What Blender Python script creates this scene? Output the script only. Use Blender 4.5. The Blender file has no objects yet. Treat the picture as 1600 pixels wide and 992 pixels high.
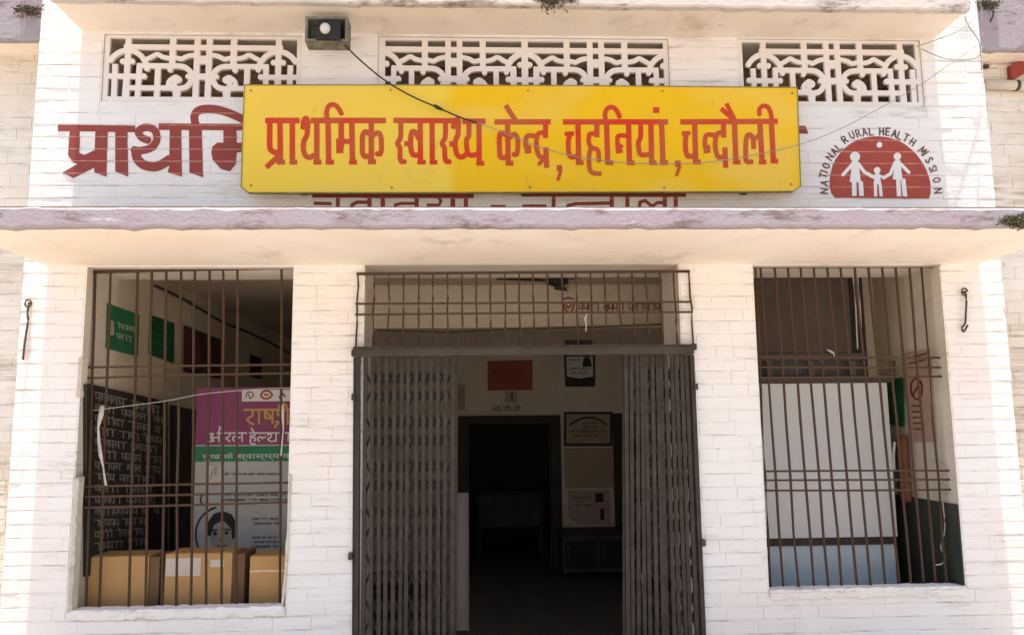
import bpy, math, random, sys
import numpy as np
from mathutils import Vector, Matrix
from mathutils.geometry import delaunay_2d_cdt
random.seed(7)
S = bpy.context.scene
COL = S.collection

# ------------------------------------------------------------------ camera, world, sun
CX, CY, CZ = 0.0, -5.3, 1.6
YAW, PITCH, ROLL, FPX = 0.045026, 0.132419, -0.0111655, 1282.64
def basis():
    f = Vector((math.sin(YAW)*math.cos(PITCH), math.cos(YAW)*math.cos(PITCH), math.sin(PITCH)))
    r = Vector((math.cos(YAW), -math.sin(YAW), 0)); u = r.cross(f)
    c, s = math.cos(ROLL), math.sin(ROLL)
    return f, r*c+u*s, u*c-r*s
FW, RT, UP = basis()
cam = bpy.data.cameras.new('camera'); camo = bpy.data.objects.new('camera', cam); COL.objects.link(camo)
cam.sensor_width = 36; cam.lens = FPX/1600*36; cam.clip_start = 0.05; cam.clip_end = 2000
camo.matrix_world = Matrix((( RT.x, UP.x, -FW.x, CX), (RT.y, UP.y, -FW.y, CY), (RT.z, UP.z, -FW.z, CZ), (0, 0, 0, 1)))
S.camera = camo
def ray(px, py): return FW + RT*((px-800)/FPX) + UP*((496-py)/FPX)
def at(px, py, Y=0.0):                       # authoring aid: where a point of the facade stands on the plane y = Y
    d = ray(px, py); t = (Y-CY)/d.y
    return Vector((CX+d.x*t, Y, CZ+d.z*t))
def atX(px, py, X):
    d = ray(px, py); t = (X-CX)/d.x
    return Vector((X, CY+d.y*t, CZ+d.z*t))

SUN_EL, SUN_AZ = math.radians(85), math.radians(184)      # noon sun: the ledges keep the whole front in shade, the yard is sunlit
w = bpy.data.worlds.new('World'); S.world = w; w.use_nodes = True
nt = w.node_tree; nt.nodes.clear()
sky = nt.nodes.new('ShaderNodeTexSky'); sky.sky_type = 'NISHITA'; sky.sun_disc = False
sky.sun_elevation = SUN_EL; sky.sun_rotation = SUN_AZ; sky.dust_density = 3.0; sky.air_density = 1.0; sky.ozone_density = 1.0
bg = nt.nodes.new('ShaderNodeBackground'); bg.inputs['Strength'].default_value = 0.12
ow = nt.nodes.new('ShaderNodeOutputWorld')
nt.links.new(sky.outputs[0], bg.inputs[0]); nt.links.new(bg.outputs[0], ow.inputs[0])
sl = bpy.data.lights.new('sun', 'SUN'); sl.energy = 4.6; sl.angle = math.radians(0.5); sl.color = (1.0, 0.94, 0.86)
so = bpy.data.objects.new('sun', sl); COL.objects.link(so)
sd = Vector((math.sin(SUN_AZ)*math.cos(SUN_EL), math.cos(SUN_AZ)*math.cos(SUN_EL), math.sin(SUN_EL)))
so.rotation_euler = sd.to_track_quat('Z', 'Y').to_euler(); so.location = (0, 10, 20)
S.view_settings.view_transform = 'Standard'; S.view_settings.look = 'None'
S.view_settings.exposure = 1.20; S.view_settings.gamma = 1; S.view_settings.use_curve_mapping = False
try:
    S.cycles.use_denoising = True; S.cycles.max_bounces = 10; S.cycles.diffuse_bounces = 8
except Exception: pass

# ------------------------------------------------------------------ materials
MATS = {}
CH = .0825; COURSE0 = .05            # brick course height, first bed joint
def lin(c): return tuple(((x/255)/12.92 if x/255 <= .04045 else ((x/255+.055)/1.055)**2.4) for x in c)
class N:
    def __init__(s, name, rough=.8, metal=0.0, spec=.16):
        m = bpy.data.materials.new(name); m.use_nodes = True; s.m = m; s.t = m.node_tree
        s.b = s.t.nodes['Principled BSDF']; s.b.inputs['Roughness'].default_value = rough; s.b.inputs['Metallic'].default_value = metal
        if spec is not None: s.b.inputs['Specular IOR Level'].default_value = spec
        s.pos = s.t.nodes.new('ShaderNodeNewGeometry').outputs['Position']
        MATS[name] = m
    def l(s, a, b): s.t.links.new(a, b)
    def map(s, scale=(1, 1, 1), loc=(0, 0, 0), rot=(0, 0, 0)):
        n = s.t.nodes.new('ShaderNodeMapping'); n.inputs['Scale'].default_value = scale; n.inputs['Location'].default_value = loc; n.inputs['Rotation'].default_value = rot
        s.l(s.pos, n.inputs['Vector']); return n.outputs[0]
    def noise(s, scale, detail=4, rough=.6, vec=None, dist=0.0):
        n = s.t.nodes.new('ShaderNodeTexNoise'); n.inputs['Scale'].default_value = scale; n.inputs['Detail'].default_value = detail
        n.inputs['Roughness'].default_value = rough; n.inputs['Distortion'].default_value = dist
        s.l(vec or s.pos, n.inputs['Vector']); return n.outputs['Fac']
    def ramp(s, fac, a, b, ca=(0, 0, 0, 1), cb=(1, 1, 1, 1)):
        n = s.t.nodes.new('ShaderNodeValToRGB'); e = n.color_ramp.elements
        e[0].position = a; e[1].position = b; e[0].color = ca; e[1].color = cb
        s.l(fac, n.inputs[0]); return n.outputs[0]
    def mix(s, fac, a, b, mode='MIX'):
        n = s.t.nodes.new('ShaderNodeMix'); n.data_type = 'RGBA'; n.blend_type = mode
        for v, i in ((fac, 0), (a, 6), (b, 7)):
            if isinstance(v, (int, float)): n.inputs[i].default_value = v
            elif isinstance(v, tuple): n.inputs[i].default_value = v if len(v) == 4 else (*v, 1)
            else: s.l(v, n.inputs[i])
        return n.outputs[2]
    def math(s, op, a, b=0.0):
        n = s.t.nodes.new('ShaderNodeMath'); n.operation = op
        for v, i in ((a, 0), (b, 1)):
            if isinstance(v, (int, float)): n.inputs[i].default_value = v
            else: s.l(v, n.inputs[i])
        return n.outputs[0]
    def bump(s, h, strength=.3, dist=.01):
        n = s.t.nodes.new('ShaderNodeBump'); n.inputs['Strength'].default_value = strength; n.inputs['Distance'].default_value = dist
        s.l(h, n.inputs['Height']); s.l(n.outputs[0], s.b.inputs['Normal'])
    def col(s, c):
        if isinstance(c, tuple): s.b.inputs['Base Color'].default_value = (*c[:3], 1)
        else: s.l(c, s.b.inputs['Base Color'])
    def alpha(s, a): s.l(a, s.b.inputs['Alpha'])

def whitewash(name, base, warm, stain, stain_lo=.58, stain_hi=.75, stainmix=.6, bump=.25, warm_mid=(.45, .62), joints=0):
    n = N(name, .9)
    big = n.ramp(n.noise(.9, 3), warm_mid[0], warm_mid[1])
    c = n.mix(big, base, warm)
    mid = n.ramp(n.noise(1.0, 6, .65, n.map((3.0, 3, 9), (3, 1, 5))), .42, .66)
    c = n.mix(n.math('MULTIPLY', mid, .28), c, tuple(x*.86 for x in warm))
    st = n.ramp(n.noise(1.0, 7, .7, n.map((2.2, 2, 26), (8, 3, 2))), stain_lo, stain_hi)
    st2 = n.ramp(n.noise(2.4, 3, .5, n.map((1, 1, 1), (4, 2, 7))), .42, .62)
    c = n.mix(n.math('MULTIPLY', n.math('MULTIPLY', st, st2), stainmix), c, stain)
    if joints:                                   # grime caught along the bed joints, broken where the wash bridges them
        sx = n.t.nodes.new('ShaderNodeSeparateXYZ'); n.l(n.pos, sx.inputs[0])
        wob = n.math('MULTIPLY', n.math('SUBTRACT', n.noise(7, 2), .5), .010)
        fr = n.math('ABSOLUTE', n.math('SUBTRACT', n.math('FRACT', n.math('DIVIDE', n.math('SUBTRACT', n.math('ADD', sx.outputs[2], wob), COURSE0-CH), CH)), .5))
        j = n.ramp(fr, .462, .492)
        br = n.ramp(n.noise(1.0, 5, .7, n.map((3.6, 2, 23), (3, 9, 4))), .50, .60)
        c = n.mix(n.math('MULTIPLY', n.math('MULTIPLY', j, br), joints), c, (.25, .215, .18))
    pt = n.ramp(n.noise(1.0, 6, .7, n.map((1.3, 1, 2.6), (6, 2, 1))), .60, .74)
    c = n.mix(n.math('MULTIPLY', pt, .32), c, tuple((a+b)/2 for a, b in zip(stain, warm)))
    sp = n.ramp(n.noise(26, 2, .5), .73, .79)
    c = n.mix(n.math('MULTIPLY', sp, .55), c, tuple(x*.6 for x in stain))
    sp2 = n.ramp(n.noise(1.0, 4, .6, n.map((9, 9, 14), (2, 7, 3))), .745, .775)
    c = n.mix(n.math('MULTIPLY', sp2, .75), c, tuple(x*.7 for x in stain))
    n.col(c)
    h = n.math('ADD', n.math('MULTIPLY', n.noise(120, 5, .7), .35), n.noise(1.0, 6, .65, n.map((14, 14, 34))))
    n.bump(h, bump, .012)
    return n.m
M = {}
M['white'] = whitewash('whitewashed_brick', (.82, .785, .735), (.83, .755, .685), (.40, .36, .315), .52, .67, .48, .5, joints=.75)
M['joint'] = whitewash('whitewashed_mortar', (.80, .775, .73), (.78, .73, .67), (.30, .26, .22), .50, .64, .8, .5, joints=.75)
M['soffit'] = whitewash('limewashed_soffit', (.87, .785, .665), (.86, .73, .59), (.46, .34, .24), .52, .68, .55, .3)
M['wingwash'] = whitewash('dirty_cream_wash', (.80, .745, .65), (.72, .63, .51), (.30, .24, .18), .46, .64, .8, .5, joints=.9)
M['jamb'] = whitewash('plastered_jamb', (.70, .63, .52), (.60, .53, .43), (.25, .21, .17), .55, .7, .7)
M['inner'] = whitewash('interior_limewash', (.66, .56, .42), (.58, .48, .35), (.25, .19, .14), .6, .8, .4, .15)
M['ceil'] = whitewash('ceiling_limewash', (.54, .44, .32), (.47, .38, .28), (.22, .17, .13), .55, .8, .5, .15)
M['upin'] = whitewash('brown_raw_brick', (.46, .31, .20), (.36, .24, .15), (.16, .11, .08), .5, .7, .7, .5)
M['jali'] = whitewash('cast_cement_white', (.76, .71, .65), (.74, .66, .60), (.40, .34, .30), .6, .8, .4, .2)

def lip(name, a, b):
    n = N(name, .85)
    c = n.mix(n.ramp(n.noise(3, 4), .4, .65), a, b)
    d = n.ramp(n.noise(1.0, 7, .72, n.map((3.2, 3, 11), (1, 5, 2))), .53, .64)
    c = n.mix(n.math('MULTIPLY', d, .75), c, (.13, .085, .06))
    p = n.ramp(n.noise(1.0, 5, .6, n.map((5, 3, 14), (9, 5, 2))), .66, .72)
    c = n.mix(n.math('MULTIPLY', p, .7), c, (.62, .57, .52))
    n.col(c); n.bump(n.noise(40, 6, .7), .5, .012); return n.m
M['lip'] = lip('faded_mauve_paint', (.35, .285, .305), (.34, .305, .305))

def plain(name, col, rough=.7, metal=0.0, var=.25, scale=8, bump=.1, dark=None, spec=.16):
    n = N(name, rough, metal, spec)
    f = n.ramp(n.noise(scale, 5, .65), .35, .7)
    n.col(n.mix(f, col, dark or tuple(x*(1-var) for x in col)))
    if bump: n.bump(n.noise(scale*8, 4), bump, .004)
    return n.m
M['lipcream'] = lip('dirty_cream_edge', (.62, .55, .48), (.54, .49, .44))
M['screed'] = plain('black_bounce_cut_screed', (.13, .115, .095), .95, 0, .5, 3, .3)  # dark so that the ledge tops bounce less light
M['iron'] = plain('rusted_brown_iron', (.070, .048, .033), .65, .2, .5, 30, .3, (.085, .04, .02))
M['gate'] = plain('grey_brown_gate_paint', (.070, .055, .043), .65, .1, .4, 14, .4, (.040, .030, .022))
M['gatedark'] = plain('dull_lattice_steel', (.036, .029, .023), .6, .2, .4, 14, .2)
M['rail'] = plain('dark_track_steel', (.085, .068, .052), .6, .2, .4, 5, .2)
M['plate'] = plain('dull_sheet_metal', (.080, .066, .054), .6, .1, .2, 5, .1)
M['hook'] = plain('rusty_hook', (.16, .095, .06), .8, .2, .5, 40, .3)
M['wire'] = plain('black_cable', (.055, .045, .035), .6, 0, .4, 30, 0)
M['wiregrey'] = plain('weathered_grey_wire', (.36, .34, .31), .6, 0, .3, 30, 0)
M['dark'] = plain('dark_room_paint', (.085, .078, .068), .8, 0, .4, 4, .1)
M['darkwood'] = plain('dark_stained_wood', (.055, .04, .032), .6, 0, .4, 6, .2)
M['reddoor'] = plain('dark_red_brown_wood', (.13, .05, .035), .6, 0, .4, 6, .2)
M['white_p'] = plain('white_print', (.66, .62, .55), .6, 0, .06, 8, 0)
M['figwhite'] = plain('white_emblem_paint', (.78, .76, .70), .8, 0, .06, 8, 0)
M['cream_p'] = plain('cream_paper', (.60, .52, .42), .7, 0, .12, 8, 0)
M['tan_p'] = plain('tan_paper', (.42, .30, .20), .7, 0, .15, 8, 0)
M['pinkp'] = plain('faded_pink_print', (.48, .33, .26), .7, 0, .2, 12, 0)
M['purple'] = plain('magenta_print', (.25, .06, .13), .5, 0, .15, 6, 0)
M['green'] = plain('green_print', (.035, .20, .085), .5, 0, .25, 6, 0)
M['dgreen'] = plain('dark_green_print', (.018, .11, .05), .5, 0, .3, 6, 0)
M['yellow_t'] = plain('yellow_print', (.50, .31, .07), .5, 0, .1, 6, 0)
M['orangep'] = plain('orange_red_print', (.32, .085, .045), .6, 0, .2, 6, 0)
M['redtext'] = plain('dark_red_print', (.20, .035, .02), .6, 0, .2, 6, 0)
M['blacktext'] = plain('black_print', (.035, .03, .028), .7, 0, .2, 6, 0)
M['greyface'] = plain('grey_print', (.40, .33, .27), .6, 0, .2, 20, 0)
M['bannergrey'] = plain('pale_grey_print', (.45, .43, .38), .5, 0, .10, 3, 0)
M['chalk'] = plain('faded_white_paint', (.27, .25, .21), .8, 0, .3, 20, 0)
M['board'] = plain('black_board_paint', (.045, .036, .028), .6, 0, .4, 5, .1)
M['whiteboard'] = plain('white_laminate', (.56, .55, .53), .35, 0, .06, 2, .03)
M['blueboard'] = plain('pale_blue_laminate', (.48, .53, .54), .35, 0, .08, 2, .03)
M['ply'] = plain('brown_plywood', (.085, .060, .042), .65, 0, .35, 5, .1)
M['dado'] = plain('dark_green_dado_paint', (.055, .062, .052), .5, 0, .3, 3, .1)
M['clothbrown'] = plain('rust_brown_cloth', (.24, .10, .05), .9, 0, .3, 10, .3)
M['clothwhite'] = plain('dirty_white_cloth', (.55, .50, .43), .95, 0, .25, 30, .2)
M['pipe'] = plain('cream_plastic_pipe', (.70, .62, .48), .5, 0, .1, 6, .05)
M['red'] = plain('red_oxide_paint', (.33, .065, .045), .6, 0, .3, 8, .1)
M['glass'] = plain('frosted_white_glass', (.60, .58, .50), .25, 0, .15, 30, 0, None, .5)
M['lampbox'] = plain('mouldy_green_box', (.27, .25, .19), .9, 0, .4, 20, .2, (.12, .12, .08))
M['lampblack'] = plain('black_lamp_housing', (.035, .03, .022), .55, 0, .4, 20, .1)
M['weed'] = plain('dry_weed', (.16, .115, .07), .9, 0, .5, 40, 0)
M['weedleaf'] = plain('dusty_weed_leaf', (.15, .13, .085), .9, 0, .5, 40, 0)
M['tape'] = plain('clear_tape_strip', (.66, .52, .36), .3, 0, .1, 10, 0)
M['floor'] = plain('dull_cement_floor', (.10, .092, .08), .6, 0, .3, 3, .1)
M['ground'] = plain('pale_dusty_concrete', (.43, .385, .345), .95, 0, .2, .6, .2)
def cardboard():
    n = N('brown_cardboard', .85)
    c = n.mix(n.ramp(n.noise(5, 4), .35, .7), (.52, .30, .12), (.46, .255, .095))
    n.col(c); n.bump(n.noise(1, 2, .5, n.map((300, 300, 4))), .12, .002); return n.m
M['card'] = cardboard()
M['cardshade'] = plain('cardboard_shaded_side', (.19, .105, .055), .9, 0, .2, 6, .05)  # darker copy of the cardboard, with the side's shade in its colour
def signyellow():
    n = N('yellow_enamel_sign', .45, 0, .2)
    sx = n.t.nodes.new('ShaderNodeSeparateXYZ'); n.l(n.pos, sx.inputs[0])
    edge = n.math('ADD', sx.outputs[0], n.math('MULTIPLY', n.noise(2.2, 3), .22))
    f = n.ramp(n.math('MULTIPLY', n.math('ADD', edge, 1.0), .5), .455, .50)      # glossy reflection painted into the colour as paler yellow left, deeper gold right
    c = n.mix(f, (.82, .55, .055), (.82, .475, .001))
    bl = n.ramp(n.noise(1.3, 2, .4, n.map((1, 1, 1.6), (2.3, 0, 6.2))), .53, .66)  # pale blob of the same sheen, also put into the yellow
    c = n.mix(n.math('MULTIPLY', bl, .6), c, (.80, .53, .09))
    st = n.ramp(n.noise(1.0, 4, .6, n.map((14, 10, 4), (2, 2, 8))), .66, .76)
    c = n.mix(n.math('MULTIPLY', st, .55), c, (.45, .30, .05))
    du = n.ramp(n.noise(1.0, 6, .75, n.map((5, 4, 9), (1, 2, 3))), .56, .72)
    c = n.mix(n.math('MULTIPLY', du, .22), c, (.42, .33, .16))
    n.col(c); n.bump(n.noise(2.5, 2), .25, .02); return n.m
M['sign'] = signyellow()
M['signedge'] = plain('sign_rim', (.34, .27, .07), .6, 0, .5, 20, .1)
def signred():
    n = N('red_sign_paint', .45)
    c = n.mix(n.ramp(n.noise(2.2, 3, .5, n.map((1, 1, 1), (3, 0, 1))), .38, .62), (.60, .040, .012), (.48, .10, .03))
    n.col(c); return n.m
M['signred'] = signred()
def wallred(nm='red_wall_paint', k=1.0):
    n = N(nm, .85)
    sx = n.t.nodes.new('ShaderNodeSeparateXYZ'); n.l(n.pos, sx.inputs[0])
    c = n.mix(n.ramp(n.noise(9, 5, .7), .35, .65), (.30*k, .060*k, .048), (.25*k, .07, .058))
    fr = n.math('ABSOLUTE', n.math('SUBTRACT', n.math('FRACT', n.math('DIVIDE', n.math('SUBTRACT', sx.outputs[2], COURSE0-CH), CH)), .5))
    j = n.ramp(n.math('ADD', fr, n.math('MULTIPLY', n.noise(14, 3), .09)), .505, .53)      # paint thin where a mortar joint runs under it
    c = n.mix(n.math('MULTIPLY', j, .75), c, (.66, .33, .27))
    fl = n.ramp(n.noise(1.0, 5, .7, n.map((20, 10, 60))), .66, .72)
    c = n.mix(n.math('MULTIPLY', fl, .6), c, (.62, .35, .28))
    n.col(c); n.bump(n.noise(60, 4), .3, .004); return n.m
M['wallred'] = wallred(); M['domered'] = wallred('red_emblem_paint', 1.35)
M['walldark'] = plain('dark_maroon_paint', (.17, .08, .07), .85, 0, .4, 20, .1)

# ------------------------------------------------------------------ mesh helpers
class MB:
    def __init__(s): s.v = []; s.f = []
    def add(s, vs, fs):
        o = len(s.v); s.v += [tuple(v) for v in vs]; s.f += [tuple(i+o for i in f) for f in fs]; return s
    def box(s, x0, x1, y0, y1, z0, z1):
        return s.add([(x0,y0,z0),(x1,y0,z0),(x1,y1,z0),(x0,y1,z0),(x0,y0,z1),(x1,y0,z1),(x1,y1,z1),(x0,y1,z1)],
                     [(0,3,2,1),(4,5,6,7),(0,1,5,4),(1,2,6,5),(2,3,7,6),(3,0,4,7)])
    def bar(s, a, b, wx, wy, xdir=Vector((1, 0, 0))):          # square bar a->b
        a, b = Vector(a), Vector(b); d = (b-a).normalized()
        x = (xdir - d*xdir.dot(d))
        if x.length < 1e-4: x = Vector((0, 0, 1)) - d*d.z
        x.normalize(); y = d.cross(x)
        vs = [p + x*sx*wx/2 + y*sy*wy/2 for p in (a, b) for sx, sy in ((-1,-1),(1,-1),(1,1),(-1,1))]
        return s.add(vs, [(0,3,2,1),(4,5,6,7),(0,1,5,4),(1,2,6,5),(2,3,7,6),(3,0,4,7)])
    def tube(s, pts, r, n=6, cap=True):
        pts = [Vector(p) for p in pts]; rings = []; o = len(s.v)
        for i, p in enumerate(pts):
            d = (pts[min(i+1, len(pts)-1)] - pts[max(i-1, 0)]).normalized()
            x = d.cross(Vector((0, 0, 1)));
            if x.length < 1e-3: x = d.cross(Vector((1, 0, 0)))
            x.normalize(); y = d.cross(x); rr = r[i] if isinstance(r, (list, tuple)) else r
            s.v += [tuple(p + (x*math.cos(2*math.pi*k/n) + y*math.sin(2*math.pi*k/n))*rr) for k in range(n)]
        for i in range(len(pts)-1):
            for k in range(n): s.f.append((o+i*n+k, o+i*n+(k+1)%n, o+(i+1)*n+(k+1)%n, o+(i+1)*n+k))
        if cap: s.f.append(tuple(o+k for k in range(n))[::-1]); s.f.append(tuple(o+(len(pts)-1)*n+k for k in range(n)))
        return s
    def quad(s, a, b, c, d): return s.add([a, b, c, d], [(0, 1, 2, 3)])
    def mesh(s, name, mat, smooth=False):
        me = bpy.data.meshes.new(name); me.from_pydata(s.v, [], s.f); me.materials.append(mat); me.validate()
        if smooth: me.polygons.foreach_set('use_smooth', [True]*len(me.polygons))
        me.update(); return me
def link(name, data, parent=None):
    o = bpy.data.objects.new(name, data); COL.objects.link(o)
    if parent is not None:
        o.parent = parent; p = parent; l = Vector((0, 0, 0))
        while p is not None: l += p.location; p = p.parent
        o.location = -l
    return o
def part(name, mb, mat, parent=None, smooth=False): return link(name, mb.mesh(name, mat, smooth), parent)
def tag(o, label=None, cat=None, group=None, kind=None):
    for k, v in (('label', label), ('category', cat), ('group', group), ('kind', kind)):
        if v: o[k] = v
    return o
def thing(name, loc, label, cat, group=None):
    o = bpy.data.objects.new(name, None); COL.objects.link(o); o.location = loc; o.empty_display_size = .1
    return tag(o, label, cat, group)
def arc_smooth(pts, n=4):                    # Catmull-Rom
    P = [Vector(p) for p in pts]; out = []
    for i in range(len(P)-1):
        p0, p1, p2, p3 = P[max(i-1, 0)], P[i], P[i+1], P[min(i+2, len(P)-1)]
        for k in range(n):
            t = k/n
            out.append(.5*((2*p1)+(p2-p0)*t+(2*p0-5*p1+4*p2-p3)*t*t+(3*p1-p0-3*p2+p3)*t**3))
    out.append(P[-1]); return out

# ---- 2D outlines: overlapping pieces are fused, then extruded
def disc(x, y, r, n=14): return [(x+r*math.cos(2*math.pi*k/n), y+r*math.sin(2*math.pi*k/n)) for k in range(n)]
def stroke(pts, w, smooth=True, cap='flat'):
    if smooth and len(pts) > 2: pts = [tuple(p) for p in arc_smooth([(x, y, 0) for x, y in pts], 4)]
    out = []
    for i in range(len(pts)-1):
        (x0, y0), (x1, y1) = pts[i][:2], pts[i+1][:2]; L = math.hypot(x1-x0, y1-y0)
        if L < 1e-6: continue
        nx, ny = -(y1-y0)/L*w/2, (x1-x0)/L*w/2
        out.append([(x0+nx, y0+ny), (x1+nx, y1+ny), (x1-nx, y1-ny), (x0-nx, y0-ny)])
        if i: out.append(disc(x0, y0, w/2*.999, 10))
    if cap == 'round': out += [disc(*pts[0][:2], w/2, 10), disc(*pts[-1][:2], w/2, 10)]
    return out
def area(p): return sum(p[i][0]*p[(i+1) % len(p)][1]-p[(i+1) % len(p)][0]*p[i][1] for i in range(len(p)))/2
def fuse(pieces, eps=1e-4, holes=()):
    vs, fs = [], []
    allp = list(pieces)+list(holes)
    for p in allp:
        if len(p) < 3 or abs(area(p)) < 1e-9: continue
        if area(p) < 0: p = p[::-1]
        o = len(vs); vs += [Vector((x, y)) for x, y in p]; fs.append(list(range(o, o+len(p))))
    r = delaunay_2d_cdt(vs, [], fs, 0, eps)
    V = np.array([tuple(v) for v in r[0]]); F = r[2]
    C = np.array([V[list(f)].mean(axis=0) for f in F])
    def cover(polys):
        m = np.zeros(len(C), bool)
        for p in polys:
            P = np.array(p); lo_, hi_ = P.min(0), P.max(0)
            k = np.where((C[:, 0] > lo_[0]) & (C[:, 0] < hi_[0]) & (C[:, 1] > lo_[1]) & (C[:, 1] < hi_[1]) & ~m)[0]
            if not len(k): continue
            c = np.zeros(len(k), bool); X, Y = C[k, 0], C[k, 1]
            for i in range(len(P)):
                (x0, y0), (x1, y1) = P[i], P[i-1]
                if y0 == y1: continue
                c ^= ((y0 > Y) != (y1 > Y)) & (X < (x1-x0)*(Y-y0)/(y1-y0)+x0)
            m[k[c]] = True
        return m
    m = cover(pieces)
    if holes: m &= ~cover(holes)
    return [tuple(v) for v in V], [tuple(f) for f, q in zip(F, m) if q]
def extrude(V, F, fn, depth_fn):             # fn maps 2D -> 3D front; depth_fn maps 3D front -> back point
    mb = MB(); used = sorted({i for f in F for i in f}); ix = {u: k for k, u in enumerate(used)}
    fr = [fn(*V[i][:2]) for i in used]; n = len(fr); bk = [depth_fn(p) for p in fr]
    mb.v = [tuple(p) for p in fr]+[tuple(p) for p in bk]
    # orientation
    a, b, c = (fr[ix[i]] for i in F[0][:3]); nn = (b-a).cross(c-a); flip = nn.dot(bk[0]-fr[0]) > 0
    ed = {}
    for f in F:
        g = [ix[i] for i in f]
        if flip: g = g[::-1]
        mb.f.append(tuple(g)); mb.f.append(tuple(i+n for i in g[::-1]))
        for i in range(len(g)):
            e = (g[i], g[(i+1) % len(g)]); ed[e] = 1
    for (i, j) in list(ed):
        if (j, i) not in ed: mb.f.append((j, i, i+n, j+n))
    return mb
def paint(name, pieces, mat, parent, pl, depth=.001, holes=()):
    """pieces in photo-like drawing units mapped by pl(x, y) -> 3D, a thin coat of paint"""
    V, F = fuse(pieces, holes=holes)
    return part(name, extrude(V, F, pl, lambda p: p+Vector((0, depth, 0))), mat, parent)
def crop(scale, ox, oy): return lambda x, y: (ox+x/scale, oy+y/scale)
def xf(pieces, c): return [[c(x, y) for x, y in p] for p in pieces]
def text(body, size, parent, mat, origin, right, up, name='lettering', align='LEFT', lift=.001, width=None):
    cu = bpy.data.curves.new(name, 'FONT'); cu.body = body; cu.size = 1; cu.align_x = align; cu.resolution_u = 2
    o = bpy.data.objects.new(name, cu); COL.objects.link(o)
    dg = bpy.context.evaluated_depsgraph_get(); dg.update()
    me = bpy.data.meshes.new_from_object(o.evaluated_get(dg)); bpy.data.objects.remove(o); bpy.data.curves.remove(cu)
    me.name = name; me.materials.clear(); me.materials.append(mat)
    right, up, origin = Vector(right).normalized(), Vector(up).normalized(), Vector(origin); nrm = right.cross(up)
    sx = size
    if width and len(me.vertices):
        xs = [v.co.x for v in me.vertices]; sx = width/(max(xs)-min(xs))
        if align == 'LEFT': origin = origin - right*min(xs)*sx
    for v in me.vertices: v.co = origin + right*v.co.x*sx + up*v.co.y*size + nrm*lift
    return link(name, me, parent)
def scribble(x0, x1, y, h, rnd, head=True):
    """hand-lettered line too small to read: headline with stems and hooks, in drawing units (y down)"""
    out = []; x = x0
    while x < x1-h*.8:
        wl = min(rnd.uniform(2.0, 5.0)*h, x1-x)
        if head: out += stroke([(x, y), (x+wl, y)], h*.16)
        g = x+h*.15
        while g < x+wl-h*.3:
            k = rnd.random(); gw = h*.62
            out += stroke([(g+gw*.75, y), (g+gw*.75, y+h)], h*.15)
            if k < .35: out += stroke([(g, y+h*.15), (g+.02*h, y+h*.7), (g+gw*.7, y+h*.62)], h*.14, False)
            elif k < .65: out += stroke([(g+gw*.7, y+h*.4), (g, y+h*.3), (g+gw*.1, y+h*.8)], h*.15, False)
            elif k < .8: out += stroke([(g+gw*.4, y-h*.35), (g+gw*.75, y)], h*.13, False)
            g += gw*rnd.uniform(.9, 1.3)
        x += wl+h*.55
    return out

# ------------------------------------------------------------------ ground
g = MB(); n_ = 24
g.box(-400, 400, -400, 400, -.2, -.02)
tag(part('ground', g, M['ground']), kind='structure')

# ------------------------------------------------------------------ the building
B = thing('health_centre_building', (0, 0, 0), 'whitewashed brick health centre front with barred openings, sunshade and lattice vents', 'building')
T = .47
def zat(px, py, Y=0): return at(px, py, Y).z
def xat(px, py, Y=0): return at(px, py, Y).x
LW = (xat(121, 690), xat(452, 690), zat(290, 951), zat(300, 417))
DW = (xat(568, 600), xat(1066, 600), 0.0, zat(800, 414))
RW = (xat(1188, 650), xat(1487, 650), zat(1350, 919), zat(1320, 414))
JL = (xat(160, 110), xat(471, 110), zat(310, 160), zat(310, 55))
JM = (xat(590, 110), xat(1046, 110), zat(800, 165), zat(800, 59))
JR = (xat(1154, 110), xat(1441, 110), zat(1300, 167), zat(1300, 62))
BX0, BX1 = xat(54, 180), xat(1542, 180)
ZTOP = 4.95
OPEN = [LW, DW, RW, JL, JM, JR]
CUT = [(LW[0], LW[1], -1, LW[3]), DW, (RW[0], RW[1], -1, RW[3]), JL, JM, JR]      # under the windows the wall is thin
xs = sorted({BX0, BX1, *[v for o in OPEN for v in o[:2]]}); zs = sorted({0.0, ZTOP, *[v for o in OPEN for v in o[2:]]})
zs = [z for z in zs if z >= 0]
def solid(i, k):
    if i < 0 or k < 0 or i >= len(xs)-1 or k >= len(zs)-1: return False
    cx, cz = (xs[i]+xs[i+1])/2, (zs[k]+zs[k+1])/2
    return not any(o[0] < cx < o[1] and o[2] < cz < o[3] for o in CUT)
mb = MB(); mjs = {}
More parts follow.
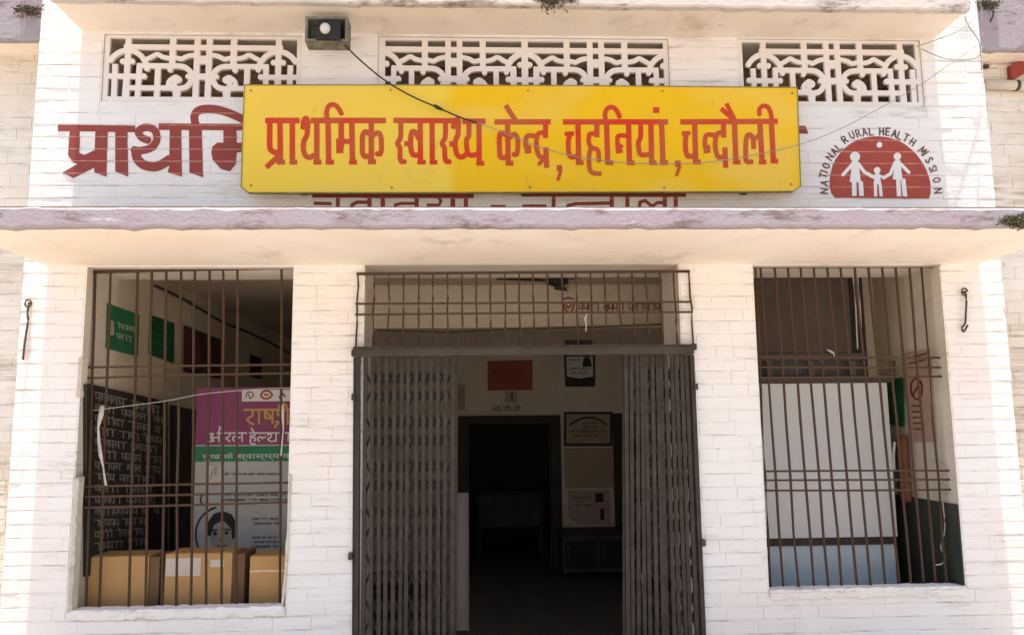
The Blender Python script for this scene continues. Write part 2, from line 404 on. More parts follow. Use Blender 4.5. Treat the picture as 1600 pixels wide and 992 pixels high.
for i in range(len(xs)-1):
    for k in range(len(zs)-1):
        if not solid(i, k): continue
        x0, x1, z0, z1 = xs[i], xs[i+1], zs[k], zs[k+1]
        mb.quad((x0, 0, z0), (x1, 0, z0), (x1, 0, z1), (x0, 0, z1)); mb.quad((x1, T, z0), (x0, T, z0), (x0, T, z1), (x1, T, z1))
        for (ii, kk, q) in ((i-1, k, [(x0, T, z0), (x0, 0, z0), (x0, 0, z1), (x0, T, z1)]), (i+1, k, [(x1, 0, z0), (x1, T, z0), (x1, T, z1), (x1, 0, z1)]),
                            (i, k-1, [(x0, T, z0), (x1, T, z0), (x1, 0, z0), (x0, 0, z0)]), (i, k+1, [(x0, 0, z1), (x1, 0, z1), (x1, T, z1), (x0, T, z1)])):
            if not solid(ii, kk):
                if 0 <= ii < len(xs)-1:
                    qc = Vector((sum(p[0] for p in q)/4, 0, sum(p[2] for p in q)/4))
                    oi = min(range(6), key=lambda i: max(0, CUT[i][0]-qc.x, qc.x-CUT[i][1])+max(0, CUT[i][2]-qc.z, qc.z-CUT[i][3]))
                    mjs.setdefault(oi, MB()).quad(*q)
                else: mb.quad(*q)
wall = part('front_wall', mb, M['joint'], B)
for mj in mjs.values(): part('opening_reveal', mj, M['jamb'], wall)

for o in (LW, RW):
    m = MB(); m.box(o[0]+.0005, o[1]-.0005, 0, .115, 0, o[2]); part('parapet', m, M['joint'], wall)

# bricks -------------------------------------------------------------
def brick_mb(L, H, seed):
    r = random.Random(seed); b = MB(); e = .004; d = .0036; ex = .0012
    j = lambda a: r.uniform(-a, a)
    L += (.008 if seed % 4 else .003); o = [(-L/2, .002, -H/2), (L/2, .002, -H/2), (L/2, .002, H/2), (-L/2, .002, H/2)]
    f = [(-L/2+ex, -d+j(.0006), -H/2+e+j(.0034)), (0, -d+j(.0008), -H/2+e+j(.002)), (L/2-ex, -d+j(.0006), -H/2+e+j(.0034)),
         (L/2-ex, -d+j(.0006), H/2-e+j(.0034)), (0, -d+j(.0008), H/2-e+j(.002)), (-L/2+ex, -d+j(.0006), H/2-e+j(.0034))]
    b.add(o+f, [(4, 5, 8, 9), (5, 6, 7, 8), (0, 1, 6, 5, 4), (1, 2, 7, 6), (2, 3, 9, 8, 7), (3, 0, 4, 9)])
    return b
BH = CH-.006
CACHE = {}
def bmesh_for(L, mat, r):
    key = (round(L, 2), mat.name, r.randrange(5))
    if key not in CACHE: CACHE[key] = brick_mb(max(key[0], .02)-.004, BH, int(key[0]*100)*7+key[2]*5+key[2]).mesh('brick', mat)
    return CACHE[key]
def lay(parent, X0, X1, Z0, Z1, openings, Y, mat, limit, seed, center):
    r = random.Random(seed); spots = []
    k = 0; z = COURSE0
    while z < Z1:
        zc = z+CH/2
        if zc > Z0:
            x = X0 - r.uniform(0, .05) - (.12 if k % 2 else 0)
            iv = []
            while x < X1:
                L = .235 if r.random() > .12 else .118
                iv.append((x, x+L-.005)); x += L
            cuts = [(o[0]-.012, o[1]+.012) for o in openings if z+CH*.98 > o[2] and z+.003 < o[3]]
            for a, b in iv:
                segs = [(max(a, X0+.002), min(b, X1-.002))]
                for c0, c1 in cuts:
                    ns = []
                    for s0, s1 in segs:
                        if s1 <= c0 or s0 >= c1: ns.append((s0, s1)); continue
                        if s0 < c0: ns.append((s0, c0))
                        if s1 > c1: ns.append((c1, s1))
                    segs = ns
                for s0, s1 in segs:
                    if s1-s0 > .03: spots.append(((s0+s1)/2, zc, s1-s0))
        z += CH; k += 1
    spots.sort(key=lambda s: (s[0]-center[0])**2+(s[1]-center[1])**2)
    rest = MB()
    for i, (x, zc, L) in enumerate(spots):
        rx, ry, rz = r.gauss(0, .006), r.gauss(0, .0035), r.gauss(0, .003)
        dy = max(-.0015, min(.002, r.gauss(0, .001)))
        if i < limit:
            o = link('brick', bmesh_for(L, mat, r), parent)
            o.location = o.location + Vector((x, Y+dy, zc+r.uniform(-.0015, .0015))); o.rotation_euler = (rx, ry, rz)
        else:
            bm = brick_mb(L, BH, r.randrange(999)); mm = Matrix.Translation((x, Y+dy, zc)) @ Matrix.Rotation(ry, 4, 'Y') @ Matrix.Rotation(rx, 4, 'X')
            rest.add([mm @ Vector(v) for v in bm.v], bm.f)
    if rest.v: tag(part('brick_courses', rest, mat, parent), kind='stuff')
SEEN_Z0 = .25
lay(wall, BX0, BX1, SEEN_Z0, 4.10, OPEN, 0, M['white'], 298, 3, (.35, 1.3))

# wings, set back beside the bay -------------------------------------
WY = .30
for side, (x0, x1) in (('L', (-8.0, BX0)), ('R', (BX1, 8.0))):
    wm = MB(); wm.box(x0, x1, WY, WY+.2, 0, 4.95)
    wo = part('wing_wall', wm, M['wingwash'], B)
    vx0, vx1 = (BX0-.62, BX0) if side == 'L' else (BX1, BX1+.62)
    lay(wo, vx0, vx1, SEEN_Z0, 4.2, [], WY, M['wingwash'], 295, 11 if side == 'L' else 12, ((vx0+vx1)/2, 2.2))

# sunshades (chajja) --------------------------------------------------
def shade(x0, x1, y_front, y_back, z0, lip_h, seed, th=.10, paint='lip'):
    r = random.Random(seed)
    b = MB(); b.box(x0, x1, y_front+.03, y_back, z0, z0+th)
    o = part('sunshade', b, M['soffit'], B)
    b = MB(); b.box(x0+.002, x1-.002, y_front+.052, y_back-.001, z0+th+.001, z0+th+.012); part('bounce_cut_screed', b, M['screed'], o)  # unseen dark top layer, added to cut light bounced onto the wall
    l = MB(); nseg = int((x1-x0)/.06)
    top, bot, mid = [], [], []
    for i in range(nseg+1):
        x = x0+(x1-x0)*i/nseg
        zb = z0-.012+r.gauss(0, .0022)-(.008 if r.random() < .06 else 0); zt = z0+lip_h+r.gauss(0, .0025)
        yj = r.gauss(0, .0018)
        l.v += [(x, y_front+yj+.004, zb), (x, y_front-.004+yj, zb+.012), (x, y_front+yj, zt-.010), (x, y_front+.010, zt), (x, y_front+.05, zt), (x, y_front+.05, zb)]
    for i in range(nseg):
        for k in range(6): l.f.append((i*6+k, (i+1)*6+k, (i+1)*6+(k+1) % 6, i*6+(k+1) % 6))
    l.f.append(tuple(range(6))[::-1]); l.f.append(tuple(nseg*6+k for k in range(6)))
    part('shade_lip', l, M[paint], o)
    return o
sz = 2.655; s0 = at(75, 416, 0); s1 = at(1530, 413, 0)
syf = None
# distance at which the lip bottom stands so that it meets the photo's lip line
for t in np.linspace(-1.6, -.5, 300):
    if abs(at(800, 353, t).z-sz) < .006: syf = t; break
syf = syf if syf is not None else -1.1
liph = at(800, 325, syf).z - sz
lower_shade = shade(s0.x, s1.x, syf, -.001, sz, liph, 5)
uz = zat(800, 56)
uf = None
for t in np.linspace(-1.0, -.1, 300):
    if abs(at(800, 7, t).z-uz) < .006: uf = t; break
uf = uf if uf is not None else -.42
upper_shade = shade(xat(128, 57), xat(1458, 62), uf, -.001, uz+.003, .16, 6, paint='lipcream')
for sd_, (x0, x1) in ((0, (-8.0, BX0-.003)), (1, (BX1+.003, 8.0))):
    shade(x0, x1, .045, WY-.001, 4.215, .42, 8+sd_)

# shell: side walls, ceiling, inner walls, roof ------------------------
XL, XR, CEIL = LW[0]-.004, RW[1]+.004, 2.80
def box_part(name, mat, *a, parent=B): m = MB(); m.box(*a); return part(name, m, mat, parent)
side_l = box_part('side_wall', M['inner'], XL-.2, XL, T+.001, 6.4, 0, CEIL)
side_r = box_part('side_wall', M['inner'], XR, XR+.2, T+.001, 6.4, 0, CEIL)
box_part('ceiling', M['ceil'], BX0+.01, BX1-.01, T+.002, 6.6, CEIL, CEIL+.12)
BACK = 4.3
# back wall with the inner doorway
dX0, dX1, dZ = at(733, 700, BACK).x, at(861, 700, BACK).x, at(797, 662, BACK).z
d2X0, d2X1 = at(958, 700, BACK).x, at(1010, 700, BACK).x; d2Z = at(968, 648, BACK).z
bw = MB(); bx = [-1.25, dX0, dX1, d2X0, d2X1, XR]
for a, b_, zz in ((bx[0], bx[1], 0), (bx[2], bx[3], 0), (bx[4], bx[5], 0), (bx[1], bx[2], dZ), (bx[3], bx[4], d2Z)):
    bw.box(a+.0005, b_-.0005, BACK, BACK+.2, zz, CEIL-.001)
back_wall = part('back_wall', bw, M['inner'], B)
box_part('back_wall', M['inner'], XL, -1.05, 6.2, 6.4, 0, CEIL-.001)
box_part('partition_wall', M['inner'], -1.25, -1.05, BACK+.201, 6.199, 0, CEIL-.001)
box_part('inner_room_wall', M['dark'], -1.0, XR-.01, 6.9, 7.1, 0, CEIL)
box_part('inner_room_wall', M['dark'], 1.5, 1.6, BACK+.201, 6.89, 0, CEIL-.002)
box_part('floor', M['floor'], XL-.1, XR+.1, -.05, 7.3, -.015, .002)
box_part('roof', M['white'], -8.2, 8.2, T+.01, 8.5, 4.41, 4.56)  # roof and outer walls are unseen, added to stop light leaking in
box_part('rear_wall', M['white'], -8.2, 8.2, 8.3, 8.5, 0, 4.40)
box_part('end_wall', M['white'], -8.2, -8.0, .5, 8.29, 0, 4.40)
box_part('end_wall', M['white'], 8.0, 8.2, .5, 8.29, 0, 4.40)
# raw wall of the loft seen through the lattice, with projecting courses
lo = MB(); lo.box(BX0+.02, BX1-.02, T+.10, T+.20, CEIL+.13, 4.40)
for k in range(12): lo.box(BX0+.02, BX1-.02, T+.082, T+.099, 3.45+k*.085, 3.45+k*.085+.06)
part('loft_wall', lo, M['upin'], B)
# vestibule beam and posts
beamY = 1.6; bz = at(820, 512, beamY).z
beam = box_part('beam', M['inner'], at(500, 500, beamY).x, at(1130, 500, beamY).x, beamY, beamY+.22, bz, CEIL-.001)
box_part('column', M['inner'], at(500, 500, beamY).x, at(535, 500, beamY).x, beamY+.001, beamY+.219, 0, bz-.001)
box_part('column', M['inner'], at(1095, 500, beamY).x, at(1130, 500, beamY).x, beamY+.001, beamY+.219, 0, bz-.001)
bp = lambda x, y: at(x, y, beamY-.002)
rn = random.Random(4)
pc = scribble(903, 1036, 474, 12, rn); paint('painted_slogan', pc, M['redtext'], beam, bp)
pc = stroke([(880, 474), (885, 486), (893, 487), (897, 474)], 2.5)+stroke([(880, 468), (888, 465), (896, 468)], 2.5)+stroke([(884, 475), (888, 481), (893, 475)], 2.5)
paint('painted_emblem', pc, M['redtext'], beam, bp)
mw = MB(); mw.tube([at(x, y, beamY-.02) for x, y in ((590, 516), (700, 519), (800, 514), (920, 511), (1042, 507))], .006)
tag(part('sagging_rope', mw, M['iron']), 'thin dark rope strung level under the hall beam behind the gate transom', 'rope')

# inner door, posters on the back wall ---------------------------------
Yb = BACK-.012
df = MB()
for a in ((at(716, 700, Yb).x, dX0, dZ), (dX1, at(876, 700, Yb).x, dZ)): df.box(a[0], a[1], BACK-.05, BACK+.1, 0, at(797, 649, Yb).z)
df.box(dX0+.0005, dX1-.0005, BACK-.05, BACK+.1, dZ, at(797, 649, Yb).z)
part('door_frame', df, M['darkwood'], back_wall)
dd = MB(); dd.box(d2X0, d2X1, BACK-.02, BACK+.05, 0, d2Z+.02); d2 = part('door', dd, M['darkwood'], back_wall)
hh = MB(); hh.box(d2X0+.05, d2X0+.07, BACK-.05, BACK-.02, 1.0, 1.14); part('handle', hh, M['plate'], d2)

def sheet(name, quad, Y, mat, label, cat, group=None, th=.004, split=None):
    p = [at(x, y, Y) for x, y in quad]; c = sum(p, Vector())/len(p)
    t = thing(name, c, label, cat, group)
    V, F = fuse([quad]); part('backing', extrude(V, F, lambda x, y: at(x, y, Y), lambda q: q+Vector((0, th, 0))), mat, t)
    return t
def onto(t, name, pieces, mat, Y): return paint(name, pieces, mat, t, lambda x, y: at(x, y, Y-.0015), .001)
R_ = random.Random(12)
yp = BACK-.008
t = sheet('orange_poster', [(762, 564), (832, 562), (832, 609), (762, 610)], yp, M['orangep'], 'orange red printed notice above the dark inner doorway', 'poster')
onto(t, 'print', scribble(766, 829, 578, 7, R_)+scribble(768, 828, 594, 5, R_), M['redtext'], yp)
t = sheet('number_tag', [(789, 611), (808, 611), (810, 628), (789, 629)], yp, M['pinkp'], 'small pink paper tag numbered 1 under the orange notice', 'tag')
onto(t, 'number', stroke([(797, 616), (800, 614), (800, 626)], 2.4, False), M['redtext'], yp)
ot = text('ओ.पी.डी.', .075, back_wall, M['blacktext'], at(768, 642, BACK-.002), (1, 0, 0), (0, 0, 1), 'door_lettering', lift=.001, width=.36)
t = sheet('printed_notice', [(881, 555), (930, 555), (930, 604), (883, 604)], yp, M['darkwood'], 'framed notice with white page and dark portrait, highest on the right of the inner door', 'poster')
onto(t, 'page', [[(885, 557), (926, 557), (927, 588), (905, 591), (886, 588)]], M['white_p'], yp)
paint('print', scribble(888, 906, 561, 3, R_)+scribble(890, 922, 575, 3, R_)+scribble(892, 922, 581, 3, R_)+[disc(917, 563, 6), [(911, 563), (923, 563), (925, 573), (910, 573)]], M['blacktext'], t, lambda x, y: at(x, y, yp-.004))
t = sheet('wooden_plaque', [(881, 643), (957, 643), (957, 697), (881, 697)], yp, M['darkwood'], 'brown plaque with arched lettering beside the inner door', 'plaque', th=.03)
onto(t, 'plate', [[(885, 647), (953, 647), (953, 692), (885, 692)]], M['tan_p'], yp)
paint('print', stroke([(890, 664), (905, 655), (920, 652), (935, 655), (948, 664)], 3)+scribble(910, 934, 660, 3.2, R_)+scribble(910, 934, 666, 3.2, R_)+scribble(892, 946, 672, 3.4, R_)+scribble(898, 942, 679, 3, R_), M['blacktext'], t, lambda x, y: at(x, y, yp-.004))
sheet('blank_paper_sheet', [(881, 700), (962, 699), (964, 761), (884, 763)], yp, M['tan_p'], 'large plain tan paper sheet below the brown plaque', 'paper')
t = sheet('torn_poster', [(887, 766), (953, 765), (954, 818), (904, 818), (888, 808)], yp, M['pinkp'], 'faded pinkish poster with a torn lower corner, lowest on the back wall', 'poster')
onto(t, 'print', [[(930, 770), (943, 770), (943, 784), (930, 784)], [(938, 794), (944, 794), (944, 812), (938, 812)]]+scribble(895, 925, 776, 3, R_)+scribble(897, 927, 788, 3, R_), M['blacktext'], yp)
sheet('old_calendar', [(709, 600), (726, 600), (727, 640), (709, 640)], yp, M['tan_p'], 'pale tan wall calendar partly behind the left folded gate', 'calendar')
t = sheet('small_label', [(880, 531), (929, 531), (929, 541), (880, 541)], beamY+.4, M['darkwood'], 'narrow dark strip board just above the gate track', 'board')
# furniture in the dim hall
t = thing('dark_cabinet', at(925, 990, 3.7), 'dark low steel cabinet standing under the torn poster', 'cabinet')
c0, c1 = at(880, 900, 3.7), at(990, 900, 3.7); ct = at(930, 832, 3.7).z
m = MB(); m.box(c0.x, c1.x, 3.7, 4.2, .05, ct-.03); part('body', m, M['dark'], t)
m = MB(); m.box(c0.x-.02, c1.x+.02, 3.67, 4.22, ct-.029, ct); part('top', m, M['darkwood'], t)
for k in range(2):
    m = MB(); m.box(c0.x+.02+k*(c1.x-c0.x)/2, c0.x-.02+(k+1)*(c1.x-c0.x)/2, 3.68, 3.699, .1, ct-.08); dp = part('door', m, M['gatedark'], t)
    m = MB(); m.box(c0.x+.05+k*(c1.x-c0.x)/2, c0.x+.07+k*(c1.x-c0.x)/2, 3.66, 3.679, ct*.5, ct*.5+.1); part('handle', m, M['plate'], dp)
t = thing('office_table', at(800, 880, 5.4), 'dark office table standing inside the unlit inner room', 'table')
a, b_ = at(745, 850, 5.3), at(850, 850, 5.3)
m = MB(); m.box(a.x, b_.x, 5.3, 5.9, .74, .78); part('table_top', m, M['darkwood'], t)
for x in (a.x+.03, b_.x-.03):
    for y in (5.35, 5.85): m = MB(); m.box(x-.025, x+.025, y-.025, y+.025, .003, .739); part('leg', m, M['darkwood'], t)
m = MB(); m.box(a.x+.05, b_.x-.05, 5.33, 5.35, .35, .738); part('front_panel', m, M['dark'], t)

# ------------------------------------------------------------------ lattice vents (jali)
def jali_tile():
    s = []; A = s.append
    def st(p, w, sm=True, cap='flat'): s.extend(stroke(p, w*1.14, sm, cap))
    X2 = 1470
    st([(380, 215), (X2, 215)], 62, False)
    st([(1327, 60), (1327, 960)], 68, False)
    st([(1327, 385), (X2, 385)], 100, False); st([(1327, 612), (X2, 612)], 74, False)
    st([(1012, 60), (1012, 505)], 72, False)
    st([(435, 60), (435, 640)], 66, False); st([(427, 640), (420, 960)], 56, False)
    st([(592, 450), (585, 960)], 62, False)
    st([(435, 615), (640, 615)], 60, False); st([(435, 770), (1060, 770)], 58, False)
    st([(435, 262), (520, 278), (605, 335), (665, 420), (690, 490)], 62)
    st([(672, 385), (740, 350), (815, 312), (880, 345), (960, 362), (1015, 352), (1080, 362), (1130, 372), (1190, 340), (1260, 322), (1327, 322)], 52)
    st([(560, 470), (1090, 470)], 60, False)
    st([(1085, 470), (1165, 482), (1235, 530), (1275, 612), (1250, 700), (1190, 760), (1090, 778), (1000, 770)], 62)
    st([(975, 770), (980, 690), (1025, 640), (1085, 645)], 54)
    A(disc(1062, 650, 62)); A(disc(1095, 655, 50)); A(disc(1045, 735, 42))
    A(disc(692, 512, 36)); A(disc(655, 612, 38)); A(disc(988, 522, 36)); A(disc(1222, 612, 34)); A(disc(495, 412, 38))
    st([(832, 470), (832, 960)], 64, False)
    st([(1085, 770), (1085, 960)], 82, False); A(disc(1085, 830, 52))
    return s
def clip(poly, x0, x1):
    def cut(p, f, xc):
        out = []
        for i in range(len(p)):
            a, b = p[i], p[(i+1) % len(p)]; ia, ib = f(a[0]), f(b[0])
            if ia: out.append(a)
            if ia != ib:
                t = (xc-a[0])/(b[0]-a[0]); out.append((xc, a[1]+t*(b[1]-a[1])))
        return out
    p = cut(poly, lambda x: x >= x0, x0)
    return cut(p, lambda x: x <= x1, x1) if len(p) > 2 else []
TILE = jali_tile()
JALI_N = 0
def jali(rng, centers, half, ztop_py, xmid, lab):
    """centers: photo x of each tile's centre column; half: half tile width in photo px"""
    k = half/965.0
    pieces = []
    for c in centers:
        for sgn in (-1, 1):
            pieces += [[(c+sgn*(1405-x)*k, y) for x, y in p] for p in TILE]
            # far side of the arch belongs to the neighbour tile or is cut by the frame
            pieces += [[(c+sgn*((1405-435)+(x-435))*k, y) for x, y in p] for p in TILE if max(q[0] for q in p) < 700]
    Z0, Z1 = rng[2], rng[3]; X0, X1 = rng[0], rng[1]
    # drawing units -> millimetres along the wall
    K_ = 1000.0
    pieces = [[(at(x, 105, .05).x*K_, (Z1-.004-(y-60)/(960-60)*(Z1-Z0-.008))*K_) for x, y in p] for p in pieces]
    pieces = [q for q in (clip(p, (X0+.012)*K_, (X1-.012)*K_) for p in pieces) if len(q) > 2]
    rc = lambda a, b, c, d: [(a*K_, b*K_), (c*K_, b*K_), (c*K_, d*K_), (a*K_, d*K_)]
    pieces += [rc(X0+.002, Z0+.002, X1-.002, Z0+.04), rc(X0+.002, Z1-.022, X1-.002, Z1-.002), rc(X0+.0021, Z0+.002, X0+.035, Z1-.002), rc(X1-.035, Z0+.002, X1-.0021, Z1-.002)]
    V, F = fuse(pieces, 1e-2)
    o = part('lattice_vent', extrude(V, F, lambda x, z: Vector((x/K_, .010, z/K_)), lambda p: p+Vector((0, .022, 0))), M['jali'], B)
    o['label'] = lab; return o
jali(JL, [319.7], 116.5, 58, 320, 'white cast lattice vent above the red painted letters, left of three')
jali(JM, [709.3, 929.8], 110.4, 58, 820, 'wide white lattice vent behind the middle of the yellow sign')
jali(JR, [1297], 105.8, 62, 1297, 'white lattice vent at the right above the round emblem')

# ------------------------------------------------------------------ painted lettering on the wall
WP = lambda x, y: at(x, y, -.0065)
def wpaint(name, pieces, mat, parent, y=-.0065, holes=()): 
    V, F = fuse(pieces, holes=holes)
    return part(name, extrude(V, F, lambda a, b: at(a, b, y), lambda p: Vector((p.x, p.y+.005, p.z))), mat, parent)
F5 = crop(5, 80, 160); pcs = []
pcs += stroke([(52, 200), (655, 208)], 50, False)+stroke([(840, 190), (1560, 195)], 50, False)
pcs += [[(145, 215), (222, 215), (218, 410), (130, 410)], [(218, 395), (260, 412), (345, 370), (352, 480), (225, 490), (170, 470), (130, 410)], [(345, 215), (440, 215), (430, 580), (335, 545)],
        [(200, 485), (335, 440), (335, 510), (170, 592), (88, 548)], [(500, 215), (595, 215), (600, 580), (500, 540)]]
pcs += stroke([(765, 300), (705, 275), (682, 225), (745, 195), (812, 225), (822, 300), (775, 358), (690, 378), (640, 370)], 58)
pcs += stroke([(660, 375), (672, 440), (730, 492), (830, 500), (935, 440)], 72)
pcs += [[(925, 200), (1015, 200), (1020, 580), (910, 545), (922, 500)], [(1075, 180), (1175, 180), (1185, 585), (1080, 548)]]
pcs += stroke([(1135, 200), (1118, 110), (1160, 60), (1260, 52), (1370, 78), (1490, 130), (1560, 180)], 62)
pcs += [[(1345, 200), (1445, 200), (1450, 330), (1345, 330)], [(1260, 345), (1300, 315), (1560, 318), (1560, 385), (1450, 392), (1440, 480), (1395, 538), (1325, 520), (1262, 450), (1250, 390)]]
pcs = xf(pcs, F5)+[[(1225, 197), (1259, 197), (1263, 209), (1225, 208)]]
wl = wpaint('painted_lettering', pcs, M['wallred'], B); wl['label'] = 'large red letters partly hidden behind the yellow sign'
G5, H5 = crop(5, 470, 280), crop(5, 770, 280)
q = []
for p, w_ in (([(90, 122), (1350, 128)], 42), ([(100, 188), (240, 192)], 26), ([(290, 130), (288, 270)], 30), ([(395, 270), (400, 200), (440, 180), (545, 180)], 26), ([(535, 130), (538, 270)], 32),
              ([(640, 130), (640, 270)], 32), ([(725, 270), (740, 200), (790, 190), (900, 190)], 24), ([(905, 130), (905, 270)], 32), ([(985, 202), (1080, 202), (1095, 170), (1068, 138)], 22),
              ([(1188, 130), (1188, 270)], 35), ([(1290, 130), (1290, 270)], 32)): q += xf(stroke(p, w_, False), G5)
for p, w_ in (([(-15, 210), (100, 210)], 17), ([(225, 118), (1510, 122)], 36), ([(230, 207), (420, 207)], 18), ([(475, 130), (475, 270)], 30), ([(585, 270), (590, 205), (650, 192), (780, 190), (940, 186)], 26),
              ([(930, 130), (930, 270)], 32), ([(1052, 130), (1052, 270)], 30), ([(1140, 270), (1150, 180), (1190, 168), (1245, 212), (1290, 182), (1350, 186)], 25), ([(1345, 130), (1345, 270)], 32),
              ([(1430, 130), (1430, 270)], 30)): q += xf(stroke(p, w_, False), H5)
wl = wpaint('painted_lettering', q, M['wallred'], B); wl['label'] = 'second line of dark red letters cut off by the sunshade below the sign'

# emblem
I7 = crop(7.086, 1270, 180)
em = thing('painted_emblem', at(1376, 262), 'half round red emblem of a family holding hands under arched lettering', 'emblem')
dome = [(245, 915), (205, 860), (188, 780), (190, 700), (200, 640), (220, 560), (250, 495), (290, 440), (340, 380), (400, 330), (465, 290), (540, 262), (610, 245), (680, 236), (750, 237), (820, 246), (890, 262), (960, 290), (1030, 330), (1090, 378), (1145, 432), (1190, 490), (1230, 552), (1260, 615), (1285, 680), (1300, 740), (1307, 800), (1305, 860), (1288, 922)]
def ridx(pts): return pts
figs = []
def figure(hx, hy, hr, sh, waist, hem, hw, feet, armL, armR, aw, lw):
    figs.append(disc(hx, hy, hr)); figs.append([(hx-hr*.45, hy+hr*.5), (hx+hr*.45, hy+hr*.5), (hx+hr*.5, sh+5), (hx-hr*.5, sh+5)])
    figs.append([(hx-hw*.62, sh), (hx+hw*.62, sh), (hx+hw*.8, waist), (hx+hw*1.05, hem), (hx-hw*.95, hem), (hx-hw*.7, waist)])
    for fx0, fx1 in feet[:-1]: figs.append([(fx0-lw/2, hem-8), (fx0+lw/2, hem-8), (fx1+lw*.45, feet[-1]), (fx1-lw*.55, feet[-1])])
    figs.extend(stroke(armL, aw, False, 'round')); figs.extend(stroke(armR, aw, False, 'round'))
figure(468, 462, 56, 515, 620, 742, 62, [(458, 463), (530, 543), 895], [(440, 545), (335, 660)], [(505, 540), (570, 630), (670, 685)], 38, 50)
figure(713, 612, 37, 650, 700, 768, 44, [(693, 698), (745, 760), 900], [(690, 675), (640, 680)], [(735, 670), (790, 695)], 26, 34)
figure(937, 458, 42, 505, 620, 712, 55, [(945, 958), (1000, 1025), 900], [(910, 530), (860, 650), (785, 695)], [(970, 540), (1065, 635)], 36, 48)
figs.append(disc(738, 330, 32))
wpaint('dome', xf([dome], I7), M['domered'], em)
wpaint('family_figures', xf(figs, I7), M['figwhite'], em, y=-.0085)
LET = dict(N=[[(0,1),(0,0),(.7,1),(.7,0)]], A=[[(0,1),(.36,0),(.72,1)],[(.15,.65),(.57,.65)]], T=[[(0,0),(.75,0)],[(.37,0),(.37,1)]], I=[[(.1,0),(.1,1)]],
           O=[[(.35,0),(.05,.25),(.05,.75),(.35,1),(.65,.75),(.65,.25),(.35,0)]], L=[[(.05,0),(.05,1),(.6,1)]], R=[[(.05,1),(.05,0),(.5,.05),(.6,.27),(.45,.5),(.05,.52)],[(.3,.52),(.65,1)]],
           U=[[(.05,0),(.05,.75),(.35,1),(.65,.75),(.65,0)]], H=[[(.05,0),(.05,1)],[(.65,0),(.65,1)],[(.05,.5),(.65,.5)]], E=[[(.6,0),(.05,0),(.05,1),(.6,1)],[(.05,.5),(.5,.5)]],
           M=[[(0,1),(.1,0),(.42,.7),(.74,0),(.84,1)]], S=[[(.6,.1),(.3,0),(.05,.2),(.3,.48),(.6,.72),(.35,1),(.03,.88)]])
POSL = [('N',128,840),('A',130,752),('T',118,668),('I',135,606),('O',150,560),('N',190,462),('A',240,402),('L',290,352),('R',355,270),('U',435,222),('R',505,202),('A',575,188),('L',650,182),
        ('H',765,180),('E',835,184),('A',905,204),('L',968,228),('T',1035,250),('H',1108,300),('M',1215,390),('I',1262,440),('S',1292,500),('S',1330,588),('I',1345,636),('O',1375,720),('N',1388,838)]
for ch, x, y in POSL:
    dx, dy = (x-752)/1.0, (y-880)/1.12; a_ = math.atan2(dx, -dy); ca, sa = math.cos(a_), math.sin(a_); H = 80
    pcs = []
    for st_ in LET[ch]:
        pts = [((u-.36)*H*.86, (v-.5)*H) for u, v in st_]; pts = [(x+px*ca-py*sa, y+px*sa+py*ca) for px, py in pts]
        pcs += stroke(pts, 12.5, False, 'round')
    wpaint('letter', xf(pcs, I7), M['walldark'], em)

# ------------------------------------------------------------------ yellow sign board
SY = -.13
SP = lambda x, y: at(x, y, SY)
sg = thing('yellow_sign_board', SP(815, 215), 'long yellow sign board with red Hindi lettering hung above the sunshade', 'sign board')
outline = [(382, 133), (600, 133), (900, 134), (1246, 137), (1248, 200), (1251, 285), (1251, 291), (1240, 299), (900, 300), (600, 301), (388, 301), (377, 292), (379, 210)]
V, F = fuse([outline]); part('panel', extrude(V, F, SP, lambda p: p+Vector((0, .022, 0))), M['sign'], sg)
rim = []
for i in range(len(outline)): 
    a, b_ = outline[i], outline[(i+1) % len(outline)]; rim += stroke([a, b_], 1.6, False)
V, F = fuse(rim); part('rim', extrude(V, F, lambda x, y: at(x, y, SY-.003), lambda p: p+Vector((0, .027, 0))), M['signedge'], sg)
for px in (470, 820, 1170):
    m = MB(); a = at(px, 292, SY); m.box(a.x-.02, a.x+.02, SY+.023, -.008, a.z-.02, a.z+.02); part('mounting_bracket', m, M['iron'], sg)
    m = MB(); a = at(px, 150, SY); m.box(a.x-.02, a.x+.02, SY+.023, -.008, a.z-.02, a.z+.02) if False else m.box(a.x-.02, a.x+.02, SY+.023, .04, a.z-.012, a.z+.012); part('mounting_bracket', m, M['iron'], sg)
for px, py in ((392, 142), (392, 290), (610, 141), (612, 293), (825, 142), (828, 293), (1035, 143), (1038, 293), (1238, 146), (1236, 288)):
    a = at(px, py, SY); m = MB(); m.tube([a+Vector((0, -.004, 0)), a+Vector((0, .0, 0))], [.006, .008], 8); part('screw', m, M['signedge'], sg)
def word(c, w0, items, name='lettering'):
    pcs = []
    for it in items:
        if it[0] == 'D': pcs.append(disc(*it[1:])); continue
        if it[0] == 'P': pcs.append(it[1]); continue
        pts = it[0] if isinstance(it, tuple) else it; w_ = it[1] if isinstance(it, tuple) else w0
        pcs += stroke(pts, w_, True, 'flat')
    V, F = fuse(xf(pcs, c))
    return part(name, extrude(V, F, lambda x, y: at(x, y, SY-.003), lambda p: p+Vector((0, .0025, 0))), M['signred'], sg)
cA, cB, cC, cD, cE = crop(7.273, 400, 150), crop(7.633, 600, 150), crop(7.086, 760, 150), crop(7.085, 860, 150), crop(7.085, 1040, 150)
